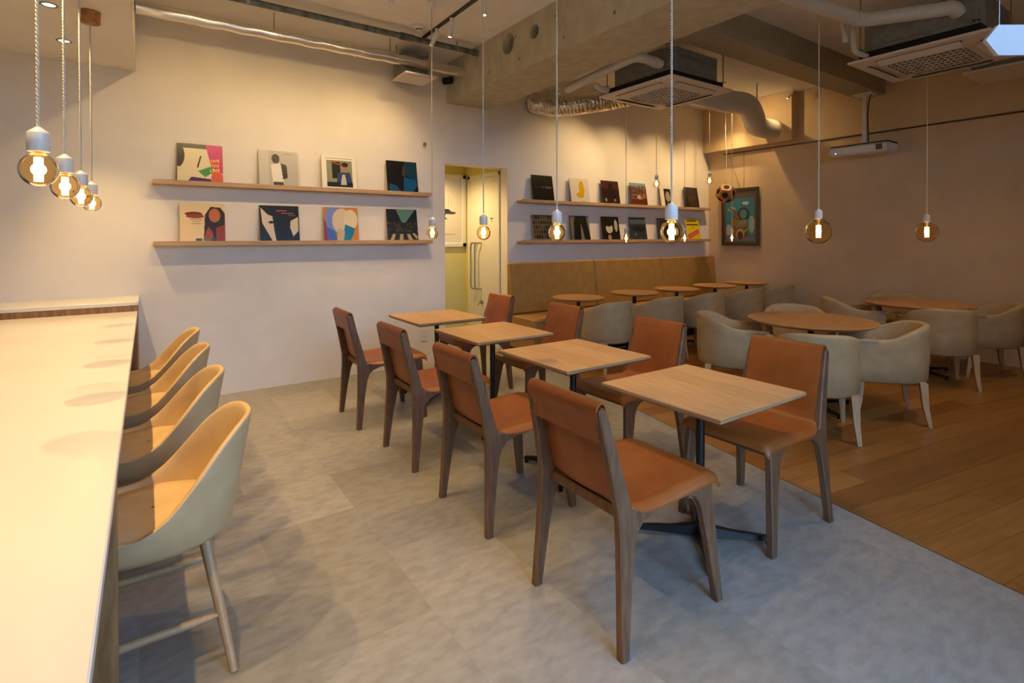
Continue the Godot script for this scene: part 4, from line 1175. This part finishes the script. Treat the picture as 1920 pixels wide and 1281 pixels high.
func make_services() -> void:
	cassette(Vector3(4.345, 2.795, -3.565), 0.93, 0.22, "ceiling cassette air conditioner beside the concrete beam, over the banquette aisle", 0.35)
	cassette(Vector3(5.33, 2.795, -1.62), 0.92, 0.24, "ceiling cassette air conditioner at the upper right, nearer to the window", 0.5)
	# silver lagged pipe along the back wall
	var o := thing("lagged_pipe", "foil-wrapped pipe running along the ceiling to the beam", "pipe", Vector3(-0.06, 3.055, -4.80))
	var st := S()
	var pts := []
	for i in 40: pts.append(Vector3(2.765 * i / 39.0, 0.004 * sin(i * 1.7), 0.003 * cos(i * 2.3)))
	tube(st, pts, 0.047, 20)
	obj("foil_wrap", st, M.foil, o)
	for x in [0.33, 0.98, 1.18, 1.62, 2.02, 2.32, 2.68]:
		st = S()
		tube(st, [Vector3(x, 0, 0), Vector3(x + 0.022, 0, 0)], 0.0505, 20)
		obj("tape_band", st, M.foil, o)
	for x in [0.95, 1.97]:
		st = S()
		tube(st, [Vector3(x, 0.045, 0), Vector3(x, 0.184, 0)], 0.005, 8)
		obj("hanger_rod", st, M.steel, o)
	# grey steel pipe
	o = thing("steel_conduit", "grey steel pipe under the ceiling, in front of the foil-wrapped pipe", "pipe", Vector3(-0.06, 3.17, -4.51))
	st = S()
	tube(st, [Vector3(0, 0, 0), Vector3(2.762, 0, 0)], 0.026, 18)
	obj("tube", st, M.pipe, o)
	for x in [1.95, 2.71]:
		st = S()
		tube(st, [Vector3(x, 0, 0), Vector3(x + 0.13 if x < 2 else x + 0.05, 0, 0)], 0.033, 18)
		obj("coupling", st, M.pipe, o)
	for x in [0.7, 2.52]:
		st = S()
		tube(st, [Vector3(x, 0, 0), Vector3(x + 0.02, 0, 0)], 0.030, 16)
		tube(st, [Vector3(x + 0.01, 0.02, 0), Vector3(x + 0.01, 0.069, 0)], 0.006, 8)
		obj("pipe_clamp", st, M.steel, o)
	# small ventilation unit
	o = thing("ventilation_unit", "small square ceiling ventilation unit behind the foil-wrapped pipe", "vent", Vector3(2.20, 2.92, -4.89))
	st = S()
	span(st, Vector3(-0.13, 0.018, -0.20), Vector3(0.13, 0.24, 0.03), 0.003)
	obj("body", st, M.galv, o)
	st = S()
	span(st, Vector3(-0.14, 0.235, -0.21), Vector3(0.14, 0.245, 0.035), 0.001)
	obj("flange", st, M.galv, o)
	st = S()
	span(st, Vector3(-0.17, 0.0, -0.17), Vector3(0.17, 0.018, 0.17), 0.006)
	var pl := obj("cover_panel", st, M.ac, o)
	st = S()
	span(st, Vector3(-0.135, -0.006, -0.135), Vector3(0.135, 0.001, 0.135), 0.003)
	obj("inner_plate", st, M.ac, pl)
	st = S()
	for s in [-1, 1]: tube(st, [Vector3(s * 0.17, 0.06, -0.05), Vector3(s * 0.17, 0.319, -0.05)], 0.005, 8)
	obj("hanger_rod", st, M.steel, o)
	o = thing("pipe_sleeve", "short black pipe end at the beam beside the back wall", "pipe", Vector3(2.70, 3.035, -5.04))
	st = S()
	tube(st, [Vector3(0.0, 0, 0), Vector3(-0.10, -0.03, 0)], [0.04, 0.036], 16)
	obj("sleeve", st, M.rubber, o)
	# smoke detector, peg, socket
	o = thing("smoke_detector", "round white smoke detector on the ceiling beside the track", "smoke detector", Vector3(2.01, 3.24, -4.37))
	st = S()
	lathe(st, [Vector2(0.0, -0.045), Vector2(0.022, -0.045), Vector2(0.026, -0.03), Vector2(0.052, -0.024), Vector2(0.056, -0.012), Vector2(0.054, -0.0005)], 28)
	obj("housing", st, M.white, o)
	st = S()
	lathe(st, [Vector2(0.025, -0.041), Vector2(0.0265, -0.037), Vector2(0.0265, -0.032)], 20)
	obj("sensor_slot", st, M.black, o)
	o = thing("brass_peg", "small round brass peg on the wall above the left shelves", "peg", Vector3(2.425, 2.339, BACK))
	st = S()
	tube(st, [Vector3(0, 0, 0.0005), Vector3(0, 0, 0.02)], 0.008, 12)
	obj("stem", st, M.brass, o)
	st = S()
	tube(st, [Vector3(0, 0, 0.017), Vector3(0, 0, 0.021), Vector3(0, 0, 0.032), Vector3(0, 0, 0.043), Vector3(0, 0, 0.047)], [0.004, 0.014, 0.019, 0.014, 0.004], 16)
	obj("ball", st, M.brass, o)
	o = thing("wall_socket", "white electrical wall socket low on the wall by the doorway", "socket", Vector3(2.428, 0.313, BACK))
	st = S()
	span(st, Vector3(-0.038, -0.062, 0.0005), Vector3(0.038, 0.062, 0.009), 0.003)
	obj("plate", st, M.white, o)
	for y in [-0.026, 0.026]:
		st = S()
		span(st, Vector3(-0.016, y - 0.017, 0.009), Vector3(0.016, y + 0.017, 0.0115), 0.002)
		obj("outlet", st, M.ac, o)
	# foil flexible duct from the wall to the first cassette
	o = thing("flexible_duct", "crinkled silver flexible duct leading to the cassette unit", "duct", Vector3(4.2, 2.92, -4.6))
	st = S()
	var kp := [Vector3(-0.36, 0.05, -0.5), Vector3(-0.33, 0.0, -0.36), Vector3(-0.27, -0.05, -0.16), Vector3(-0.1, -0.05, 0.06), Vector3(0.16, 0.0, 0.24), Vector3(0.30, 0.03, 0.52)]
	crinkled(st, smooth_path(kp, 16), 0.118, 26)
	obj("duct_sleeve", st, M.foil_wrinkled, o)
	o = thing("copper_branch_pipe", "thin foil pipe passing from the beam behind the flexible duct", "pipe", Vector3(3.25, 3.03, -4.86))
	st = S()
	tube(st, [Vector3(-0.01, 0, 0), Vector3(0.75, 0.03, 0.05)], 0.035, 16)
	obj("foil_wrap", st, M.foil, o)
	# white insulated drain beside the beam
	o = thing("drain_pipe", "white insulated drain pipe joining the cassette by the beam", "pipe", Vector3(3.545, 2.93, -3.53))
	st = S()
	var dp := [Vector3(0.0, -0.07, -0.62), Vector3(0.005, -0.05, -0.45), Vector3(0.01, -0.01, 0.0), Vector3(0.02, 0.01, 0.22), Vector3(0.06, 0.012, 0.29), Vector3(0.16, 0.01, 0.305), Vector3(0.33, 0.0, 0.305)]
	tube(st, smooth_path(dp, 7), 0.042, 18)
	obj("insulation", st, M.vinyl, o)
	st = S()
	tube(st, [Vector3(0.22, 0.006, 0.305), Vector3(0.28, 0.003, 0.305)], 0.047, 18)
	obj("tape_wrap", st, M.vinyl, o)
	st = S()
	tube(st, [Vector3(0.013, 0.004, 0.13), Vector3(0.017, 0.008, 0.17)], 0.045, 18)
	obj("tape_wrap", st, M.vinyl, o)
	st = S()
	tube(st, smooth_path([Vector3(0.15, -0.06, -0.36), Vector3(0.2, -0.1, -0.33), Vector3(0.29, -0.1, -0.33)], 5), 0.028, 14)
	obj("drain_elbow", st, M.vinyl, o)
	# white duct from the first cassette to the bulkhead
	o = thing("insulated_duct", "thick white insulated duct bending into the corner bulkhead", "duct", Vector3(5.9, 2.95, -3.9))
	st = S()
	var wd := [Vector3(-0.85, 0.06, 0.05), Vector3(-0.6, 0.06, 0.05), Vector3(-0.1, 0.05, 0.06), Vector3(0.30, 0.06, 0.08), Vector3(0.60, -0.03, 0.0), Vector3(0.86, -0.11, -0.1), Vector3(1.31, -0.10, -0.14)]
	tube(st, smooth_path(wd, 8), 0.135, 24)
	obj("insulation", st, M.vinyl, o)
	for q in [[0.62, 0.15], [-0.3, 0.16]]:
		st = S()
		tube(st, [Vector3(q[0], q[1] - 0.06, 0.04), Vector3(q[0], 0.389, 0.04)], 0.007, 8)
		obj("hanger_rod", st, M.steel, o)
	# white insulated refrigerant pipe over the second cassette
	o = thing("refrigerant_pipe", "white insulated pipe bending down onto the upper right cassette", "pipe", Vector3(4.55, 3.02, -1.85))
	st = S()
	var rp := [Vector3(-1.25, 0.03, -0.14), Vector3(-0.85, 0.015, -0.105), Vector3(-0.14, 0.0, -0.02), Vector3(0.0, 0.0, 0.02), Vector3(0.07, 0.0, 0.1), Vector3(0.3, 0.01, 0.40), Vector3(0.32, 0.012, 0.45), Vector3(0.35, 0.0, 0.48), Vector3(0.39, -0.02, 0.485)]
	tube(st, smooth_path(rp, 7), 0.052, 20)
	obj("insulation", st, M.vinyl, o)
	st = S()
	tube(st, [Vector3(-0.09, 0.0, -0.012), Vector3(-0.05, 0.0, 0.0)], 0.056, 20)
	obj("tape_wrap", st, M.vinyl, o)
	st = S()
	tube(st, [Vector3(0.2, 0.008, 0.27), Vector3(0.225, 0.008, 0.302)], 0.0545, 20)
	obj("tape_wrap", st, M.vinyl, o)
	o = thing("drain_loop", "small white looped drain hose behind the refrigerant pipe", "hose", Vector3(4.72, 3.0, -2.02))
	st = S()
	tube(st, smooth_path([Vector3(0.03, -0.05, -0.02), Vector3(-0.02, 0.1, -0.02), Vector3(0.02, 0.2, 0.0), Vector3(0.07, 0.12, 0.01), Vector3(0.04, -0.03, 0.03), Vector3(0.05, -0.13, 0.04), Vector3(0.13, -0.15, 0.05), Vector3(0.21, -0.15, 0.06)], 6), 0.021, 12)
	obj("hose", st, M.vinyl, o)
	# third cassette's edge at the frame
	o = thing("ceiling_vent", "beige ceiling vent panel cut off by the right edge of the picture", "vent", Vector3(6.75, 2.9, -1.45))
	st = S()
	span(st, Vector3(-0.3, 0, -0.3), Vector3(0.3, 0.02, 0.3), 0.004)
	obj("panel", st, M.ac, o)
	st = S()
	span(st, Vector3(-0.24, 0.02, -0.24), Vector3(0.24, 0.25, 0.24), 0.004)
	obj("body", st, M.galv, o)
	st = S()
	for s in [-1, 1]: tube(st, [Vector3(s * 0.26, 0.02, 0), Vector3(s * 0.26, 0.439, 0)], 0.006, 8)
	obj("hanger_rod", st, M.steel, o)

func make_wall_things() -> void:
	# picture rail, wires, painting
	var X := RIGHT
	var o := thing("picture_rail", "thin metal picture rail along the side wall", "rail", Vector3(X, 2.62, -2.0))
	var st := S()
	tube(st, [Vector3(-0.022, 0, -2.885), Vector3(-0.022, 0, 2.58)], 0.0105, 12)
	obj("rod", st, M.rail, o)
	for z in [-2.6, -1.3, 0.0, 1.3, 2.4]:
		st = S()
		span(st, Vector3(-0.02, -0.008, z - 0.01), Vector3(-0.0005, 0.008, z + 0.01), 0.001)
		obj("bracket", st, M.rail, o)
	o = thing("hanging_painting", "framed colourful painting with turquoise sky hung from the rail by wires", "painting", Vector3(X - 0.03, 1.22, -4.6))
	o.rotation.z = 0.02
	var w := 0.60; var h := 0.86
	st = S()
	for s in [-1, 1]:
		span(st, Vector3(-0.025, 0, s * w / 2 - 0.02 - 0.018 * s), Vector3(0.005, h, s * w / 2 + 0.02 - 0.018 * s), 0.004)
	span(st, Vector3(-0.025, 0, -w / 2), Vector3(0.005, 0.04, w / 2), 0.004)
	span(st, Vector3(-0.025, h - 0.04, -w / 2), Vector3(0.005, h, w / 2), 0.004)
	obj("frame", st, M.frame_dark, o)
	st = S()
	span(st, Vector3(-0.010, 0.03, -w / 2 + 0.03), Vector3(0.0, h - 0.03, w / 2 - 0.03), 0.0)
	obj("mount", st, mat(Color(0.40, 0.34, 0.27), 0.7), o)
	var sky := Color(0.22, 0.52, 0.60)
	var och := Color(0.52, 0.40, 0.18)
	var dk := Color(0.24, 0.19, 0.13)
	var pm := picture(sky, [["r", 0, 0, 1, 0.25, Color(0.26, 0.50, 0.60)], ["e", 0.2, 0.25, 0.14, 0.05, Color(0.72, 0.74, 0.72)], ["e", 0.7, 0.12, 0.12, 0.04, Color(0.74, 0.76, 0.74)], ["e", 0.1, 0.75, 0.12, 0.14, Color(0.66, 0.72, 0.72)], ["e", 0.9, 0.62, 0.1, 0.2, Color(0.6, 0.70, 0.72)], ["r", 0, 0.88, 1, 0.12, Color(0.45, 0.42, 0.50)], ["e", 0.62, 0.38, 0.2, 0.16, dk], ["e", 0.62, 0.37, 0.13, 0.11, Color(0.34, 0.55, 0.58)], ["p", [0.12, 0.2, 0.35, 0.28, 0.5, 0.5, 0.75, 0.5, 0.78, 0.92, 0.2, 0.92, 0.2, 0.7, 0.35, 0.5, 0.3, 0.34, 0.1, 0.26], och], ["p", [0.3, 0.55, 0.75, 0.5, 0.72, 0.64, 0.36, 0.68], Color(0.52, 0.56, 0.44)], ["p", [0.2, 0.45, 0.32, 0.38, 0.36, 0.62, 0.22, 0.66], Color(0.66, 0.47, 0.12)], ["e", 0.29, 0.44, 0.035, 0.035, Color(0.25, 0.35, 0.6)], ["e", 0.5, 0.84, 0.14, 0.12, Color(0.70, 0.66, 0.58)], ["e", 0.5, 0.87, 0.1, 0.1, Color(0.42, 0.13, 0.10)], ["p", [0.64, 0.7, 0.76, 0.66, 0.77, 0.9, 0.66, 0.92], Color(0.24, 0.38, 0.22)], ["p", [0.62, 0.76, 0.78, 0.7, 0.78, 0.76, 0.63, 0.82], Color(0.70, 0.52, 0.14)], ["m", 0.36, 0.55, 0.36, 0.12, [12, 4, 1], [Color(0.6, 0.58, 0.4), Color(0.3, 0.28, 0.2), Color(0.42, 0.4, 0.24)], Color.BLACK]], 128)
	var pf := inst("canvas_print", face(w - 0.14, h - 0.22), pm, o, Vector3(-0.0106, 0.07, 0.0))
	pf.rotation.y = -PI / 2
	var wr := thing("picture_wires", "pair of thin hanging wires holding the painting", "wire", Vector3(X - 0.026, 2.075, -4.6))
	for q in [-0.2, 0.05]:
		st = S()
		tube(st, [Vector3(0, 0, 0.02 + (0.03 if q > 0 else -0.03)), Vector3(-0.003, 0.535, q)], 0.0025, 6)
		obj("wire", st, M.rail, wr)
		st = S()
		tube(st, [Vector3(-0.003, 0.53, q), Vector3(-0.008, 0.557, q)], 0.007, 8)
		obj("hook", st, M.rail, wr)
	# dodecahedron speaker
	o = thing("dodecahedron_speaker", "wooden twelve-sided loudspeaker with round black drivers hanging in the corner", "speaker", Vector3(6.98, 1.983, -4.61))
	var g := (1.0 + sqrt(5.0)) / 2.0
	var dirs := []
	for a in [-1, 1]:
		for b in [-1, 1]:
			dirs.append(Vector3(0, a, b * g)); dirs.append(Vector3(a, b * g, 0)); dirs.append(Vector3(b * g, 0, a))
	var turn := Basis(Vector3.RIGHT, 0.5535) * Basis()
	var rin := 0.118
	for d0 in dirs:
		var d: Vector3 = turn * d0.normalized()
		# neighbours give the five edges of this face
		var verts := []
		var nb := []
		for e0 in dirs:
			var e: Vector3 = turn * e0.normalized()
			if absf(e.dot(d) - 0.4472) < 0.01: nb.append(e)
		var ux: Vector3 = (nb[0] - d * nb[0].dot(d)).normalized()
		var uy := d.cross(ux)
		nb.sort_custom(func(p, q): return atan2(p.dot(uy), p.dot(ux)) < atan2(q.dot(uy), q.dot(ux)))
		var ringv := PackedVector3Array()
		for i in 5:
			var e1: Vector3 = nb[i]; var e2: Vector3 = nb[(i + 1) % 5]
			var dirv := (d + e1 + e2).normalized()
			ringv.append(dirv * (rin / dirv.dot(d)))
		st = S()
		st.set_smooth_group(-1)
		fan(st, ringv, false)
		fan(st, PackedVector3Array([ringv[0] * 0.9, ringv[1] * 0.9, ringv[2] * 0.9, ringv[3] * 0.9, ringv[4] * 0.9]), true)
		obj("face_panel", st, M.ply_box, o)
		st = S()
		var rr := []
		for q in [[0.041, 0.0005], [0.041, 0.005], [0.037, 0.006], [0.034, 0.002], [0.014, -0.004 + 0.005], [0.013, 0.003], [0.0005, 0.006]]: rr.append(ring(d * (rin + q[1]), ux, uy, q[0], q[0], 20))
		loft(st, rr)
		obj("driver", st, M.rubber, o)
	st = S()
	tube(st, [Vector3(0, 0.118, 0), Vector3(0, 0.17, 0)], 0.006, 8)
	obj("eye_bolt", st, M.steel, o)
	st = S()
	tube(st, smooth_path([Vector3(0, 0.165, 0), Vector3(0.012, 0.5, 0.004), Vector3(-0.008, 0.9, 0), Vector3(0, 1.356, 0)], 5), 0.0035, 6)
	obj("cable", st, M.cord, o)
	# projector on its pole
	o = thing("wall_projector", "slim white projector hanging from a pole under the cross beam", "projector", Vector3(7.16, 2.40, -2.86))
	st = S()
	span(st, Vector3(-0.14, -0.06, -0.35), Vector3(0.14, 0.05, 0.30), 0.02)
	obj("body", st, M.white, o)
	st = S()
	span(st, Vector3(-0.135, 0.05, -0.33), Vector3(0.14, 0.062, 0.29), 0.002)
	obj("top_tray", st, M.black, o)
	st = S()
	span(st, Vector3(-0.1435, -0.035, 0.17), Vector3(-0.139, 0.03, 0.235), 0.001)
	obj("side_grille", st, M.ac_dark, o)
	st = S()
	span(st, Vector3(-0.1425, -0.035, -0.275), Vector3(-0.139, -0.022, -0.262), 0.0)
	obj("indicator_light", st, M.led, o)
	st = S()
	span(st, Vector3(-0.05, 0.062, -0.07), Vector3(0.05, 0.08, 0.07), 0.003)
	span(st, Vector3(-0.025, 0.08, -0.025), Vector3(0.025, 0.665, 0.025), 0.004)
	span(st, Vector3(-0.09, 0.655, -0.11), Vector3(0.09, 0.669, 0.11), 0.002)
	obj("mounting_pole", st, M.white, o)
	st = S()
	tube(st, smooth_path([Vector3(-0.005, 0.07, 0.05), Vector3(0.0, 0.12, 0.04), Vector3(0, 0.4, 0.03), Vector3(0, 0.6, 0.05), Vector3(0, 0.66, 0.07)], 6), 0.006, 8)
	obj("cable", st, M.black, o)
	# framed print in the doorway recess
	o = thing("framed_print", "white-framed ink drawing on the yellow wall inside the doorway", "picture", Vector3(3.135, 1.225, -6.164))
	w = 0.71; h = 0.95
	st = S()
	for s in [-1, 1]: span(st, Vector3(s * w / 2 - 0.028 * (1 + s), 0, 0.001), Vector3(s * w / 2 + 0.028 * (1 - s), h, 0.035), 0.006)
	span(st, Vector3(-w / 2, 0, 0.001), Vector3(w / 2, 0.056, 0.035), 0.006)
	span(st, Vector3(-w / 2, h - 0.056, 0.001), Vector3(w / 2, h, 0.035), 0.006)
	obj("frame", st, M.door, o)
	var dr := picture(Color(0.84, 0.81, 0.72), [["e", 0.62, 0.55, 0.12, 0.08, Color(0.12, 0.12, 0.16)], ["e", 0.68, 0.58, 0.1, 0.05, Color(0.84, 0.81, 0.72)], ["e", 0.7, 0.53, 0.14, 0.02, Color(0.2, 0.2, 0.24)], ["r", 0.6, 0.3, 0.012, 0.16, Color(0.6, 0.58, 0.52)], ["r", 0.66, 0.26, 0.012, 0.2, Color(0.6, 0.58, 0.52)], ["r", 0.72, 0.3, 0.012, 0.14, Color(0.62, 0.6, 0.54)], ["m", 0.58, 0.86, 0.26, 0.015, [6, 1, 1], [Color(0.35, 0.33, 0.3)], Color.BLACK]], 128)
	inst("paper", face(w - 0.1, h - 0.1), dr, o, Vector3(0, 0.05, 0.012))
	# white elongated hexagonal board hanging at the right edge
	o = thing("hanging_board", "white pointed hexagonal board hanging near the window, at the right edge", "sign", Vector3(2.78, 2.10, -0.56), -deg_to_rad(34.6))
	st = S()
	var pb := PackedVector2Array([Vector2(-0.158, 0.0), Vector2(-0.11, -0.058), Vector2(0.11, -0.058), Vector2(0.158, 0.0), Vector2(0.11, 0.058), Vector2(-0.11, 0.058)])
	prism(st, pb, -0.008, 0.008)
	obj("board", st, M.blue_white, o)
	for s in [-1, 1]:
		st = S()
		tube(st, [Vector3(s * 0.1, 0.055, 0), Vector3(s * 0.1, 1.24, 0)], 0.0015, 6)
		obj("hanging_wire", st, M.steel, o)

# ---------------------------------------------------------------- all furniture
func make_furniture() -> void:
	make_counter()
	var st := stool_proto()
	copy(st, "tan upholstered bucket bar stool at the counter, second from the camera", Vector3(0.0, 0, -2.77))
	copy(st, "tan upholstered bucket bar stool at the counter, third from the camera", Vector3(0.0, 0, -3.43))
	copy(st, "tan upholstered bucket bar stool at the counter, farthest, by the back wall", Vector3(-0.005, 0, -4.06))
	square_table(Vector3(2.035, 0, -1.47), 0, 0.785, "square oak cafe table nearest to the camera")
	square_table(Vector3(2.035, 0, -2.33), 1, 0.95, "square oak cafe table, second from the camera")
	square_table(Vector3(2.04, 0, -3.21), 2, 0.785, "square oak cafe table, third from the camera")
	square_table(Vector3(2.04, 0, -4.10), 3, 0.785, "square oak cafe table nearest to the doorway")
	var c := chair_proto()
	copy(c, "tan leather sling chair seen from behind, second from the camera", Vector3(1.505, 0, -2.24))
	copy(c, "tan leather sling chair seen from behind, third from the camera", Vector3(1.512, 0, -3.05))
	copy(c, "tan leather sling chair seen from behind, nearest to the back wall", Vector3(1.475, 0, -3.89), -0.03)
	copy(c, "tan leather sling chair facing the camera, beside the wooden floor, nearest", Vector3(2.405, 0, -1.435), PI)
	copy(c, "tan leather sling chair facing the camera, second from the front", Vector3(2.40, 0, -2.25), PI)
	copy(c, "tan leather sling chair facing the camera, third from the front", Vector3(2.42, 0, -3.20), PI)
	copy(c, "tan leather sling chair facing the camera, beside the doorway", Vector3(2.42, 0, -4.12), PI)
	make_banquette()
	var xs := [3.86, 4.74, 5.51, 6.31, 7.06]
	var ord := ["leftmost", "second from the left", "third from the left", "fourth from the left", "in the corner"]
	for i in 5: round_table(Vector3(xs[i], 0, -4.33), 0.28, 0.70, 0.24, 0.4, "small round oak table before the banquette, " + ord[i], "small round tables before the banquette")
	round_table(Vector3(4.36, 0, -2.125), 0.46, 0.69, 0.33, 0.5, "large round oak table nearer to the camera", "large round tables")
	round_table(Vector3(6.32, 0, -2.05), 0.46, 0.69, 0.33, 0.5, "large round oak table nearer to the side wall", "large round tables")
	var t := tub_proto()
	# the group round the nearer large table; a chair turned by a faces (cos a, -sin a)
	var d := deg_to_rad(35.0)
	t.position = Vector3(3.83, 0, -1.84)
	t.rotation.y = d
	copy(t, "beige tub chair on the right of the nearer round table, open side to the left", Vector3(4.585, 0, -1.705), d + PI / 2)
	copy(t, "beige tub chair on the left of the nearer round table, by the banquette aisle", Vector3(4.06, 0, -2.62), d - PI / 2)
	copy(t, "beige tub chair behind the nearer round table, only its back rim showing", Vector3(4.86, 0, -2.50), d + PI)
	copy(t, "beige tub chair seen from behind, in front of the farther round table", Vector3(5.99, 0, -1.78), d)
	copy(t, "beige tub chair at the right edge of the picture, by the side wall", Vector3(6.76, 0, -1.635), d + PI / 2)
	copy(t, "beige tub chair on the left of the farther round table", Vector3(6.08, 0, -2.55), d - PI / 2)
	copy(t, "beige tub chair behind the farther round table, against the side wall", Vector3(6.87, 0, -2.40), d + PI)
	var cx := [3.88, 4.70, 5.46, 6.28, 7.03]
	for i in 5: copy(t, "beige tub chair facing the banquette, " + ord[i] + " of its row", Vector3(cx[i], 0, -3.95), PI / 2)

func _ready() -> void:
	rng.seed = 5
	make_materials()
	make_view()
	make_floor()
	make_shell()
	make_furniture()
	make_records()
	make_lamps()
	make_services()
	make_wall_things()
